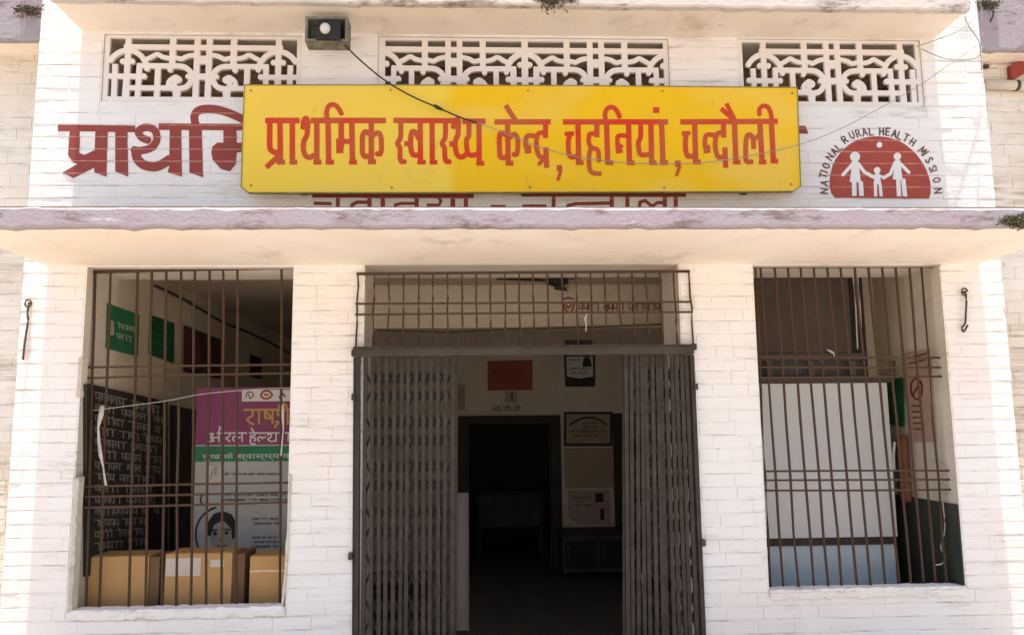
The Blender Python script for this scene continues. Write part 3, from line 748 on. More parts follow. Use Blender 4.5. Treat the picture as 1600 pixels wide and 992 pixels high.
word(cA, 62, [[(105,280),(495,280)], [(157,290),(155,560),(175,620),(225,645),(275,630)], [(272,290),(276,745)], ([(235,752),(328,752)],54), ([(255,685),(115,812)],58),
  [(412,290),(412,745)], ([(380,752),(466,752)],54), ([(535,375),(540,285),(570,255),(590,300),(582,400),(575,455),(545,510),(538,600),(560,675),(605,700),(665,670)],58),
  [(690,290),(690,745)], ([(652,752),(742,752)],54), [(625,280),(1475,280)], [(818,270),(825,745)], ([(790,752),(886,752)],54), ([(812,290),(803,180),(830,112),(890,102),(940,145),(975,212)],54),
  [(968,290),(967,500)], ([(950,485),(952,650)],80), ([(985,480),(975,600)],40), ([(950,518),(1090,518)],56), [(1088,290),(1096,745)], ([(1058,752),(1146,752)],54),
  [(1310,290),(1310,745)], ([(1272,748),(1362,748)],56), ([(1300,440),(1245,408),(1212,450),(1208,560),(1212,650),(1240,690),(1300,675)],58), ([(1315,455),(1390,420),(1420,470),(1425,600),(1410,660),(1370,655)],56)])
word(cB, 62, [[(113,292),(880,298)], [(935,302),(1212,302)], ([(200,300),(196,490),(160,568),(190,620),(190,720),(205,780),(252,782)],58), ([(243,570),(305,570)],60),
  ([(420,520),(380,440),(335,430),(318,520),(320,620),(345,700),(420,705)],62), [(432,300),(435,780)], ([(398,790),(496,790)],54), [(573,300),(576,780)], ([(545,790),(636,790)],54),
  ([(733,300),(730,490),(692,568),(722,620),(726,720),(742,780),(788,782)],58), ([(780,572),(850,572)],62), ([(825,385),(845,300),(885,290),(884,400),(880,470),(852,530),(852,630),(880,710),(930,730),(985,690)],60),
  ([(1012,305),(1012,470),(985,520),(988,630),(1012,695),(1060,708),(1135,680)],58), [(1133,305),(1136,790)], ([(1102,803),(1196,803)],54)])
word(cC, 58, [[(90,288),(712,288)], ([(213,105),(325,275)],54), [(235,290),(241,740)], ([(213,745),(300,745)],52), ([(230,440),(160,412),(144,470),(146,600),(160,680),(230,675)],56),
  ([(250,465),(312,425),(345,480),(346,600),(330,648),(302,645)],54), ([(570,450),(460,440),(435,500),(440,580)],52), ([(458,545),(462,635)],70), ([(655,290),(655,465)],56), ([(665,405),(570,425),(555,550),(572,640),(605,680),(665,670)],52),
  ([(658,570),(668,795)],56), ([(640,690),(575,765)],42), ([(808,765),(808,830)],58), ([(828,815),(790,936)],36)])
word(cD, 58, [[(140,288),(1302,288)], ([(158,420),(262,416)],46), ([(218,425),(200,500),(202,610),(228,675),(300,668)],54), [(305,290),(315,740)], ([(283,738),(366,738)],50),
  ([(515,290),(515,458)],56), ([(520,422),(440,420),(426,470),(430,530),(462,575),(515,590),(535,640),(536,730)],50), ([(450,570),(430,660),(432,790),(465,850),(562,860)],50),
  [(622,290),(635,740)], ([(610,738),(696,738)],50), ([(615,290),(607,190),(642,132),(700,130),(745,180),(768,240)],50), ([(850,442),(755,442),(742,500),(745,560)],48), ([(755,545),(765,635)],72), ([(760,540),(800,570)],40),
  [(865,290),(876,740)], ([(850,740),(932,740)],50), ([(1000,290),(1000,450),(978,505),(980,590),(1010,652),(1100,645)],52), [(1113,290),(1122,740)], ([(1095,738),(1175,738)],50),
  [(1232,290),(1247,740)], ([(1213,738),(1302,738)],50), ([(1138,157),(1206,157)],62)])
word(cE, 58, [[(165,288),(1242,282)], ([(138,717),(138,785)],62), ([(158,775),(120,886)],36), ([(180,415),(275,412)],46), ([(228,425),(220,520),(226,610),(250,668),(320,662)],54), [(322,290),(335,740)], ([(303,730),(390,730)],50),
  ([(560,438),(460,430),(436,490),(440,575)],50), ([(455,545),(462,632)],72), ([(642,290),(645,462)],56), ([(650,400),(570,425),(550,540),(566,640),(595,680),(660,665)],52), ([(658,570),(666,795)],56),
  [(763,290),(780,740)], ([(748,732),(830,732)],50), ([(675,85),(765,265)],46), ([(615,140),(750,258)],50), ([(962,728),(900,725),(888,660),(890,520),(905,440),(945,435),(972,490),(976,582)],52), ([(976,490),(1040,425)],44),
  [(1045,290),(1070,740)], ([(1035,733),(1116,733)],50), [(1173,290),(1195,735)], ([(1163,722),(1246,722)],50), ([(1042,215),(1040,150),(1080,112),(1130,122),(1165,190),(1182,290)],48)])

# ------------------------------------------------------------------ window grilles (fixed, part of the building)
def grille(Y, bars, rails, label, w=.017, rw=.012):
    o = bpy.data.objects.new('window_grille', None); COL.objects.link(o); o.parent = B; o.location = (0, 0, 0); o['label'] = label
    for a, b_ in bars:
        p, q = at(*a, Y), at(*b_, Y)
        n = 6; pts = [p.lerp(q, k/n)+Vector((random.gauss(0, .0022) if 0 < k < n else 0, random.gauss(0, .002), 0)) for k in range(n+1)]
        m = MB(); m.tube(pts, w/2, 6); part('bar', m, M['iron'], o)
    for a, b_, ww in rails:
        m = MB(); p, q = at(*a, Y-.012), at(*b_, Y-.012); md = p.lerp(q, .5)+Vector((0, 0, random.gauss(0, .003)))
        m.bar(p, md, ww, .006, Vector((0, 0, 1))); m.bar(md, q, ww, .006, Vector((0, 0, 1))); part('rail', m, M['iron'], o)
    return o
ly = [424, 950]
Lb = [(149, 134), (173, 155), (215, 201), (237.5, 227), (260, 253), (283, 275), (305, 298), (327.6, 322), (349, 346), (371, 369), (440, 437)]
gl = grille(.09, [((a, 424-(a-150)/50), (b_, 951)) for a, b_ in Lb],
       [((136, 425.5), (462, 418), .022), ((128, 574), (462, 569.5), .013), ((128, 591), (462, 583), .013), ((122, 760), (458, 753.5), .013), ((122, 776), (458, 768.5), .013), ((122, 793), (458, 784), .013)],
       'iron bars with gaps over the left opening behind the cardboard boxes')
Rt = [1180, 1188, 1210, 1231, 1251, 1271, 1292.4, 1313, 1335, 1356, 1378, 1399, 1420, 1439.5, 1460]
Rb = [1204, 1224, 1248, 1272, 1294.5, 1315.6, 1340, 1361, 1384, 1406, 1424, 1444, 1463, 1479.5, 1500.5]
gr_ = grille(.09, [((a, 414), (b_, 919)) for a, b_ in zip(Rt, Rb)],
       [((1176, 416.5), (1462, 416), .022), ((1184, 557.5), (1473, 559), .013), ((1184, 573.5), (1475, 574), .013), ((1186, 590), (1475, 588), .013), ((1194, 736), (1488, 735), .013), ((1194, 750), (1490, 749), .013), ((1195, 766), (1491, 764.5), .013)],
       'closely spaced iron bars over the right opening in front of white boards')
Dt = [559, 585, 608, 631, 654.6, 677, 699, 722, 744, 766, 788.5, 810.8, 832.7, 855, 877.7, 899.8, 922, 943.7, 965.8, 987, 1008.7, 1030, 1052, 1076]
gd = grille(-.02, [((x, 427-(x-559)/100), (x-3+(x-559)*.0205, 548-(x-559)*.007)) for x in Dt],
       [((557, 428), (1078, 424), .018), ((555, 474.7), (1080, 471.7), .013), ((555, 491.5), (1080, 487.5), .013)],
       'iron transom grid above the folding gate', .013)

# ------------------------------------------------------------------ folding gate
GY = -.035
gt = thing('collapsible_gate', at(820, 552, GY), 'grey brown collapsible steel gate folded back to both sides of the doorway', 'gate')
m = MB()
a, b_ = at(552, 551, GY-.02), at(1083, 547, GY-.02)
m.bar(a, b_, .05, .05, Vector((0, 0, 1))); trk = part('track', m, M['rail'], gt)
m = MB(); m.bar(at(552, 543, GY-.045), at(1083, 539, GY-.045), .009, .03, Vector((0, 0, 1))); part('flange', m, M['gate'], trk)
def leaf(tx0, tx1, bx0, bx1, n):
    """pickets from photo columns tx0..tx1 under the track to bx0..bx1 at the frame bottom"""
    zt = at(800, 556, GY).z; zb = .06; X = []
    for k in range(n):
        t = k/(n-1)
        top = at(tx0+(tx1-tx0)*t, 560, GY); bot = at(bx0+(bx1-bx0)*t, 985, GY)
        bot = top.lerp(bot, (top.z-zb)/(top.z-bot.z)); X.append((top, bot))
    def P(k, z): a, b_ = X[k]; t = (a.z-z)/(a.z-b_.z); p = a.lerp(b_, t); return p
    for k in range(n):
        r = random.Random(k*7+int(tx0)); mm = MB(); nn = 5
        wv = .024
        a, b_ = P(k, zt), P(k, zb); a.x += r.gauss(0, .0035); b_.x += r.gauss(0, .005)
        dy = r.gauss(0, .004)
        # U-channel: web and two flanges
        for off, ww, dd in ((0, wv, .003), (-wv/2+.0015, .003, .016), (wv/2-.0015, .003, .016)):
            pa, pb = a+Vector((off, -dy+(.008 if dd > .01 else 0), 0)), b_+Vector((off, -dy+(.008 if dd > .01 else 0), 0))
            mm.bar(pa, pb, ww, dd)
        part('picket', mm, M['gate'], gt)
    for k, sg_ in ((0, -1), (n-1, 1)):             # closed end channel against the wall
        mm = MB(); mm.bar(P(k, zt)+Vector((sg_*.004, .030, 0)), P(k, zb)+Vector((sg_*.004, .030, 0)), .046, .012); part('end_channel', mm, M['gate'], gt)
    levels = [1.86, 1.58, 1.30, 1.02, .74, .46, .20]
    for li, z in enumerate(levels):
        for k in range(1, n-2):
            for sgn in (-1, 1):
                dz = .115*sgn
                p, q_ = P(k, z+dz), P(k+2, z-dz)
                yy = .021 if sgn > 0 else .029
                mm = MB(); mm.bar(p+Vector((0, yy, 0)), q_+Vector((0, yy, 0)), .014, .004); part('lattice_strip', mm, M['gatedark'], gt)
    rv = MB()
    for z in levels:
        for k in range(n):
            for dz in (-.115, .115):
                p = P(k, z+dz); rv.box(p.x-.005, p.x+.005, GY-.010, GY-.001, p.z-.005, p.z+.005)
    tag(part('rivets', rv, M['rail'], gt), kind='stuff')
    return P
PL = leaf(558, 708, 556, 706, 14)
PR = leaf(980, 1080, 981, 1098, 14)
# lock plate on the left leaf, handle bars
m = MB(); a, b_ = at(676, 770, GY+.04), at(733, 984, GY+.04); m.box(a.x, b_.x, GY+.036, GY+.046, b_.z, a.z); lp = part('lock_plate', m, M['plate'], gt)
m = MB()
for x in (b_.x-.006, ): m.box(x, x+.006, GY+.022, GY+.0355, b_.z, a.z)
m.box(a.x, b_.x, GY+.022, GY+.0355, a.z-.005, a.z); part('plate_fold', m, M['gate'], lp)
for (x, y0, y1) in ((685, 782, 835), (685, 904, 932), (998, 778, 815), (1002, 895, 925)):
    m = MB(); m.tube([at(x, y0, GY-.035), at(x+2, (y0+y1)/2, GY-.04), at(x+1, y1, GY-.035)], .006, 6); part('latch_bar', m, M['whiteboard'] if False else M['plate'], gt)
for (px, py) in ((553, 552), (553, 620), (548, 868), (1084, 542), (1086, 604), (1098, 847)):
    m = MB(); a = at(px, py, -.02); m.box(a.x-.012, a.x+.012, -.05, .0, a.z-.02, a.z+.02); part('hinge_lug', m, M['rail'], gt)

# ------------------------------------------------------------------ wires, hooks, lamp, pipe
def cable(name, pts, r, mat, label, cat='cable'):
    m = MB(); P = arc_smooth([at(*p) for p in pts], 5); m.tube(P, r, 6)
    o = part(name, m, mat, None, True); return tag(o, label, cat)
k = -.16
c1 = cable('power_cable', [(530, 62, -.30), (560, 92, -.22), (600, 125, -.17), (640, 149, -.18), (685, 169, -.18), (720, 184, -.175), (745, 192, -.172)],
           .0052, M['wire'], 'dark cable running from the square lamp down onto the yellow sign')
cable('service_wire', [(745, 192, -.172), (760, 197, -.17), (800, 213, -.165), (850, 232, -.16), (900, 245, -.16), (950, 252, -.16), (1000, 255.5, -.16), (1060, 256, -.16), (1120, 252, -.16), (1180, 242, -.165), (1250, 226, -.17), (1310, 203, -.15), (1370, 172, -.12), (1430, 138, -.1), (1480, 104, -.09), (1528, 70, -.05)],
           .0026, M['wiregrey'], 'thin grey wire sagging across the right half of the sign up to the corner', 'wire')
m = MB(); m.tube([at(678, 165, -.182), at(683, 168, -.186), at(692, 172, -.182)], [.009, .013, .008], 6); part('tape_joint', m, M['wire'], c1)
cable('service_wire', [(1432, 73, -.08), (1465, 62, -.1), (1495, 50, -.12), (1515, 36, -.12), (1524, 20, -.06)], .0035, M['wiregrey'], 'grey wire rising from the right lattice vent to the top corner', 'wire')
cable('service_wire', [(1440, 77, -.06), (1470, 90, -.07), (1500, 94, -.07), (1528, 90, -.04), (1534, 74, -.02)], .003, M['wiregrey'], 'grey wire drooping just right of the right lattice vent', 'wire')
cable('service_wire', [(1507, 25, -.05), (1514, 42, -.06), (1528, 62, -.05), (1532, 80, -.03), (1534, 110, -.012)], .0035, M['wiregrey'], 'grey wire running down the top right corner of the bay', 'wire')
cable('loose_wire', [(1538, 8, .0), (1552, 20, .02), (1545, 40, .05), (1537, 62, .10)], .0045, M['wire'], 'dark wire hanging from the right mauve ledge', 'wire')
m = MB(); pts = [at(1541, 76, WY-.03), at(1541, 108, WY-.03)]
cl = thing('cable_clamp_rack', pts[0], 'short vertical rack of clamps on the right wing wall by the corner', 'clamp rack')
for i in range(4):
    m = MB(); p = at(1541, 77+i*9, WY-.02); m.box(p.x-.018, p.x+.018, WY-.03, WY-.003, p.z-.012, p.z+.012); part('clamp', m, M['rail'], cl)
def hook(pts, label):
    t = thing('rusty_hook', at(*pts[0], -.03), label, 'hook', 'rusty shade hooks on the piers')
    m = MB(); m.tube(arc_smooth([at(*p, -.03) for p in pts], 4), .0065, 6); part('rod', m, M['hook'], t, True)
    m = MB(); a = at(*pts[0], -.03); m.tube([a+Vector((.02*math.cos(q)-0.004, 0, .025*math.sin(q))) for q in [x*math.pi/4 for x in range(8)]], .006, 6); part('eye', m, M['hook'], t)
    m = MB(); m.tube([a+Vector((0, 0, 0)), a+Vector((0, .035, 0))], .009, 6); part('anchor', m, M['hook'], t)
    return t
hook([(1508, 456), (1510, 470), (1509, 490), (1508, 505), (1503, 512), (1506, 518), (1512, 508)], 'thick rusty iron hook beside the right barred opening')
hook([(45, 474), (43, 490), (44, 500), (41, 520), (38, 540), (36, 562)], 'thin bent rusty hook at far left beside the left barred opening')

lt = thing('bulkhead_lamp', at(510, 44, -.1), 'square lamp with white glass globe in a mouldy greenish recess above the sign', 'lamp')
fr = MB(); q0, q1 = at(477, 26, -.33), at(543, 65, -.33)
x0, x1, z0, z1 = q0.x, q1.x, q1.z, q0.z
th = .016
z1 = min(z1, uz+.002)
fr.box(x0, x1, -.33, -.22, z1-th, z1); fr.box(x0, x1, -.33, -.22, z0, z0+th); fr.box(x0, x0+th, -.33, -.22, z0+th, z1-th); fr.box(x1-th, x1, -.33, -.22, z0+th, z1-th); fr.box(x0, x1, -.22, -.20, z0, z1)
part('case', fr, M['lampbox'], lt)
hb = MB(); hx0, hx1 = at(495, 40, -.35).x, at(532, 40, -.35).x; hz0, hz1 = at(510, 62, -.35).z, at(510, 32, -.35).z
hb.box(hx0, hx1, -.355, -.221, hz0, hz1); part('housing', hb, M['lampblack'], lt)
gm = MB(); cg = at(508, 45, -.365); rr = .034; nu, nv = 14, 8
for j in range(nv+1):
    ph = math.pi*j/nv
    for i in range(nu): th_ = 2*math.pi*i/nu; gm.v.append((cg.x+rr*math.sin(ph)*math.cos(th_), cg.y-rr*.75*math.cos(ph), cg.z+rr*1.1*math.sin(ph)*math.sin(th_)))
for j in range(nv):
    for i in range(nu): gm.f.append((j*nu+i, j*nu+(i+1) % nu, (j+1)*nu+(i+1) % nu, (j+1)*nu+i))
part('globe', gm, M['glass'], lt, True)

pm = MB(); a, b_ = at(1538, 132, WY-.05), at(1640, 136, WY-.05); b_ = a+(b_-a)*3
pm.tube([a, b_], .036, 16); pp = tag(part('rain_pipe', pm, M['pipe'], None, True), 'cream plastic pipe running level across the right wing wall', 'pipe')
m = MB(); c_ = at(1588, 134, WY-.05); m.tube([c_-Vector((.012, 0, 0)), c_+Vector((.012, 0, 0))], .040, 16); part('pipe_clip', m, M['rail'], pp)
rb = thing('red_tin_corner', at(1590, 110, WY-.02), 'red painted tin corner resting above the cream pipe', 'tin sheet')
V, F = fuse([[(1579, 102), (1590, 98), (1606, 90), (1650, 70), (1650, 96), (1606, 112), (1588, 122), (1580, 124)]])
part('sheet', extrude(V, F, lambda x, y: at(x, y, WY-.05), lambda p: p+Vector((0, .04, 0))), M['red'], rb)

# weeds growing on the ledges
def weed(px, py, Y, n, size, down, label, seed):
    r = random.Random(seed); t = thing('dry_weed', at(px, py, Y), label, 'weed')
    st, lf = MB(), MB(); base = at(px, py, Y)
    for i in range(n):
        b0 = base+Vector((r.gauss(0, size*.5), r.uniform(-.03, .0), 0)); d = Vector((r.gauss(0, .6), r.uniform(-.8, 0), r.uniform(-1, .2) if down else r.uniform(.0, 1)))
        L = size*r.uniform(.25, .6); pts = [b0]; 
        for s in range(4): d = d+Vector((r.gauss(0, .35), r.gauss(0, .2), -.25)); pts.append(pts[-1]+d.normalized()*L/4)
        st.tube(pts, [.004, .0035, .003, .0025, .0015], 4)
        for s in range(1, 5):
            for q in range(3):
                c_ = pts[s]+Vector((r.gauss(0, .012), r.gauss(0, .012), r.gauss(0, .012))); u = Vector((r.gauss(0, 1), r.gauss(0, 1), r.gauss(0, 1))).normalized()*r.uniform(.008, .018); v = u.cross(Vector((r.gauss(0, 1), r.gauss(0, 1), r.gauss(0, 1)))).normalized()*.006
                lf.add([c_-u, c_+v, c_+u, c_-v], [(0, 1, 2, 3)])
    part('stem', st, M['weed'], t); part('leaf_cluster', lf, M['weedleaf'], t); return t
weed(856, -2, uf+.01, 34, .16, True, 'dry weed hanging from the top ledge above the middle lattice', 3)
weed(1588, 343, syf, 46, .075, True, 'clump of dark moss and dry weed on the right end of the sunshade lip', 4)
weed(1538, 6, .04, 22, .12, True, 'dry weed on the right mauve ledge by the wires', 5)
weed(47, 15, .04, 24, .10, True, 'dark weed growing on the left mauve ledge end', 6)

# ------------------------------------------------------------------ seen through the left opening
XLs = XL+.004
def side_sheet(name, quad, X, mat, label, cat, group=None, th=.004):
    p = [atX(x, y, X) for x, y in quad]; c = sum(p, Vector())/len(p)
    t = thing(name, c, label, cat, group); sg_ = -1 if X < 0 else 1
    V, F = fuse([quad]); part('backing', extrude(V, F, lambda x, y: atX(x, y, X), lambda q: q+Vector((sg_*th, 0, 0))), mat, t); return t
def side_paint(t, name, pieces, X, mat, lift=.002):
    s_ = 1 if X < 0 else -1
    V, F = fuse(pieces); return part(name, extrude(V, F, lambda x, y: atX(x, y, X+s_*lift), lambda q: q+Vector((-s_*.001, 0, 0))), mat, t)
def skew(pcs, slope, x0): return [[(x, y+slope*(x-x0)) for x, y in p] for p in pcs]
XG = XL+.006
t = side_sheet('green_poster', [(167, 473), (218, 492), (216, 557), (165, 544)], XG, M['green'], 'bright green poster with white print, nearest on the left inner wall', 'poster', 'green posters on the left wall')
side_paint(t, 'print', skew(scribble(182, 212, 504, 8, R_)+scribble(182, 212, 520, 8, R_), .25, 180)+[[(170, 500), (178, 502), (178, 524), (170, 522)]], XG, M['bannergrey'])
t = side_sheet('green_poster', [(234, 491), (273, 505), (272, 568), (232, 553)], XG, M['dgreen'], 'dark green poster farther along the left inner wall', 'poster', 'green posters on the left wall')
side_paint(t, 'print', skew(scribble(238, 268, 518, 6, R_)+scribble(238, 266, 532, 5, R_), .3, 236), XG, M['green'])
nb = side_sheet('notice_board', [(136, 600), (262, 629), (262, 868), (136, 900)], XL+.03, M['board'], 'black notice board covered with white hand lettering inside the left opening', 'notice board', th=.025)
rows = []
for i in range(15):
    y0 = 612+i*18.2; sl = .235-.0255*i
    rows += skew(scribble(148, 252 if i < 11 else 225, y0, 11 if i else 13, R_), sl, 148)
side_paint(nb, 'lettering', rows, XL+.03, M['chalk'])
side_paint(nb, 'top_frame', stroke([(136, 602), (262, 631)], 7, False), XL+.034, M['darkwood'])
dr = side_sheet('dark_doorway_door', [(266, 632), (352, 650), (352, 1000), (266, 1000)], XL+.02, M['dark'], 'dark closed door in the left inner wall between board and banner', 'door')
side_paint(dr, 'edge_strip', stroke([(269, 634), (269, 1000)], 4, False), XL+.022, M['darkwood'])
fv = side_sheet('fanlight_shutter', [(288, 508), (345, 530), (345, 592), (287, 580)], XL+.02, M['reddoor'], 'dark red shuttered fanlight high on the left inner wall', 'shutter')
side_paint(fv, 'frame', stroke([(290, 512), (344, 532)], 4, False)+stroke([(316, 520), (315, 584)], 3, False)+stroke([(289, 578), (344, 589)], 4, False), XL+.022, M['darkwood'])
side_sheet('wall_vent', [(391, 553), (409, 560), (409, 592), (391, 588)], XL+.02, M['darkwood'], 'small dark square vent far back on the left inner wall', 'vent')
wm = MB(); wm.tube([atX(x, y, XL+.03) for x, y in ((242, 446), (290, 469), (345, 502), (390, 520), (432, 540), (452, 552))], .012, 6)
tag(part('conduit', wm, M['rail']), 'dark conduit along the joint of left inner wall and ceiling', 'conduit')
# standee banner
BY = .95
bn = thing('health_banner', at(385, 990, BY), 'standing oral health banner in purple, green and grey behind the left bars', 'banner')
def bpaint(name, pcs, mat, lift): 
    V, F = fuse(pcs); return part(name, extrude(V, F, lambda x, y: at(x, y, BY-lift), lambda q: q+Vector((0, .001, 0))), mat, bn)
def rect(x0, y0, x1, y1, x2=None, x3=None): return [(x0, y0), (x1, y0), (x3 if x3 is not None else x1, y1), (x2 if x2 is not None else x0, y1)]
V, F = fuse([[(308, 606), (500, 604), (494, 1000), (297, 1000)]]); part('cloth', extrude(V, F, lambda x, y: at(x, y, BY), lambda q: q+Vector((0, .006, 0))), M['bannergrey'], bn)
bpaint('purple_field', [[(308, 606), (500, 604), (499, 694), (305, 695)]], M['purple'], .001)
bpaint('logo_strip', [[(378, 609), (500, 608), (500, 626), (378, 627)]], M['white_p'], .003)
bpaint('green_field', [[(305, 697), (499, 696), (498, 720), (304, 721)]], M['green'], .001)
bpaint('round_logo', stroke([(407, 617), (412, 611), (420, 611), (425, 617), (420, 622), (412, 622), (407, 617)], 3)+stroke([(412, 616), (420, 617)], 3, False), M['orangep'], .005)
bpaint('small_emblem', stroke([(384, 622), (386, 614), (392, 612), (396, 618), (390, 623)], 1.5)+stroke([(388, 615), (390, 622)], 1.5, False)+stroke([(436, 622), (440, 613), (446, 620)], 2, False), M['blacktext'], .005)
K = crop(3.305, 280, 580)
yt = []
for p in ([(333, 198), (640, 198)], [(378, 198), (378, 228), (350, 248), (385, 276)], [(412, 200), (412, 272)], [(443, 200), (443, 240), (482, 244)], [(482, 200), (482, 272)], [(446, 204), (478, 240)],
          [(515, 200), (508, 222), (532, 238), (520, 262), (496, 258)], [(512, 262), (492, 292)], [(515, 262), (535, 292)], [(560, 200), (560, 275)], [(512, 196), (520, 172), (545, 168), (560, 198)], [(590, 200), (592, 250), (620, 250)], [(620, 200), (620, 275)]):
    yt += stroke(p, 11, len(p) > 3)
bpaint('headline_lettering', xf(yt, K), M['yellow_t'], .003)
wt = []
for p in ([(192, 318), (350, 318)], [(150, 322), (176, 322), (162, 340), (178, 358), (148, 362)], [(168, 341), (205, 341)], [(205, 318), (205, 364)], [(228, 318), (228, 364)], [(204, 312), (212, 290), (228, 300)], [(206, 288), (208, 282)],
          [(262, 318), (260, 334), (242, 344), (264, 364)], [(285, 362), (276, 345), (290, 334), (300, 350)], [(300, 344), (318, 338)], [(325, 318), (325, 364)],
          [(360, 318), (520, 318)], [(390, 318), (390, 331), (370, 332), (368, 341), (388, 343), (394, 352), (384, 360)], [(370, 348), (366, 362), (376, 374), (394, 374)], [(372, 292), (388, 318)], [(415, 362), (405, 348), (420, 336), (430, 350)], [(430, 344), (448, 336)], [(455, 330), (468, 320), (476, 336), (458, 350), (478, 362), (498, 354)], [(500, 318), (500, 364)],
          [(545, 318), (640, 318)], [(565, 318), (562, 362)], [(590, 318), (590, 362)]):
    wt += stroke(p, 7.5, len(p) > 3)
bpaint('white_lettering', xf(wt, K), M['white_p'], .003)
lb = text('मुख के स्वास्थ्य की सही', .05, bn, M['white_p'], at(316, 717, BY-.003), (1, 0, 0), (0, 0, 1), 'green_band_lettering', width=at(496, 715, BY).x-at(316, 715, BY).x)
bpaint('fine_print', scribble(350, 440, 739, 3.2, R_)+scribble(394, 440, 809, 3.2, R_)+scribble(396, 440, 816, 3.2, R_)+scribble(394, 440, 838, 3.2, R_)+scribble(396, 440, 845, 3.2, R_)+scribble(394, 440, 852, 3.2, R_)+scribble(350, 480, 771, 4, R_)+scribble(350, 480, 779, 4, R_), M['blacktext'], .0025)
bpaint('picture_patch', [rect(322, 727, 346, 752)], M['cream_p'], .002)
bpaint('picture_figure', stroke([(328, 748), (333, 735), (338, 730), (336, 742)], 3), M['greyface'], .004)
bpaint('ring', stroke([(338, 792), (322, 800), (310, 815), (306, 835), (310, 855), (322, 867)], 3)+stroke([(318, 770), (313, 780), (318, 790)], 2.5)+stroke([(328, 795), (334, 793)], 2.5, False), M['blacktext'], .0025)
bpaint('portrait_face', [[(327, 815), (340, 806), (354, 808), (364, 818), (364, 842), (357, 858), (345, 865), (333, 858), (327, 842)]], M['greyface'], .0025)
bpaint('portrait_hair', [[(324, 835), (325, 815), (334, 802), (348, 798), (362, 803), (370, 818), (368, 838), (363, 843), (361, 825), (348, 812), (334, 820), (329, 838)], disc(336, 833, 3.2), disc(354, 832, 3.0), [(338, 851), (345, 854), (353, 850), (350, 857), (342, 858)], [(330, 827), (341, 826), (341, 828), (330, 830)], [(349, 826), (360, 825), (360, 828), (349, 828)], [(343, 840), (348, 840), (348, 844), (344, 845)]], M['blacktext'], .0045)
for x in (312, 486):
    m = MB(); m.tube([at(x, 606, BY+.02), Vector((at(x, 606, BY+.02).x, BY+.02, .01))], .01, 6); part('pole', m, M['plate'], bn)
# boxes on a bench
bench = thing('low_bench', (at(290, 960, .4).x, .4, 0), 'low dark bench under the cardboard boxes', 'bench')
bt = LW[2]-.03
m = MB(); m.box(XL+.02, at(470, 900, .3).x+.25, .20, .58, bt-.04, bt); part('seat', m, M['darkwood'], bench)
for x in (XL+.1, at(470, 900, .3).x+.15):
    for y in (.24, .54): m = MB(); m.box(x-.03, x+.03, y-.03, y+.03, .003, bt-.041); part('leg', m, M['darkwood'], bench)
def carton(x0, x1, ytop, rightside, label, tapey=None, labels=(), seed=1):
    r = random.Random(seed); fy = .22; X0, X1, Z1 = at(x0, ytop, fy).x, at(x1, ytop, fy).x, at((x0+x1)/2, ytop, fy).z
    t = thing('cardboard_box', ((X0+X1)/2, fy+.15, bt), label, 'box', 'cardboard boxes behind the left bars')
    D_ = .27; a_ = r.uniform(-.05, .02)
    def tr(x, y, z): return (x + (y-fy)*a_, y, z)
    def bx(x0_, x1_, y0_, y1_, z0_, z1_):
        m = MB(); m.box(x0_, x1_, y0_, y1_, z0_, z1_); m.v = [tr(*v) for v in m.v]; return m
    part('carton', bx(X0, X1, fy, fy+D_, bt+.001, Z1), M['card'], t)
    m = bx(X0+.004, X1-.004, fy+.003, fy+D_/2-.001, Z1+.0005, Z1+.005); part('top_flap', m, M['card'], t)
    m = bx(X0+.004, X1-.004, fy+D_/2+.001, fy+D_-.003, Z1+.0005, Z1+.005); part('top_flap', m, M['card'], t)
    if rightside: part('shaded_side', bx(X1+.0005, X1+at(rightside, 900, fy).x-at(x1, 900, fy).x, fy+.01, fy+D_, bt+.001, Z1-.004), M['cardshade'], t)  # right side of the box, its shade painted in darker card
    if tapey: z = at(x0, tapey, fy).z; part('tape', bx(X0, X1, fy-.0015, fy-.0002, z-.006, z+.006), M['tape'], t)
    for (a0, b0, a1, b1) in labels:
        p, q_ = at(a0, b0, fy), at(a1, b1, fy); part('paper_label', bx(p.x, q_.x, fy-.0018, fy-.0004, q_.z, p.z), M['cream_p'], t)
    return t
carton(137, 233, 870, 249, 'plain brown cardboard box at the left end of the row behind the bars', seed=1)
carton(259, 363, 865, 382, 'brown cardboard box with white labels in the middle of the row', labels=((260, 872, 313, 899), (329, 874, 350, 885)), seed=2)
carton(391, 470, 869, None, 'brown cardboard box with a pale tape band at the right end of the row', tapey=892, seed=3)
# rags on bars
def rag(name, pts, w0, Y, mat, label, cat='rag'):
    m = MB(); L_, R2 = [], []
    for i, (x, y) in enumerate(pts):
        p = at(x, y, Y); ww = w0*(1-.55*i/len(pts))*(.8+.3*math.sin(i*2.1)); L_.append(p+Vector((-ww/2, -.004*math.sin(i), 0))); R2.append(p+Vector((ww/2, .004*math.cos(i*1.3)-.006, 0)))
    n = len(pts)
    vs = L_+R2+[v+Vector((0, .005, 0)) for v in L_]+[v+Vector((0, .005, 0)) for v in R2]
    fs = []
    for i in range(n-1): fs += [(i, n+i, n+i+1, i+1), (2*n+i, 2*n+i+1, 3*n+i+1, 3*n+i), (i, i+1, 2*n+i+1, 2*n+i), (n+i, 3*n+i, 3*n+i+1, n+i+1)]
    fs += [(0, 2*n, 3*n, n), (n-1, 2*n-1, 4*n-1, 3*n-1)]
    m.add(vs, fs); return tag(part(name, m, mat, None, True), label, cat)
rag('cloth_strip', [(160, 634), (158, 648), (154, 668), (155, 690), (157, 710), (161, 730), (164, 748), (166, 758)], .034, .065, M['clothwhite'], 'dirty white cloth strip tied to a bar at the left of the left opening')
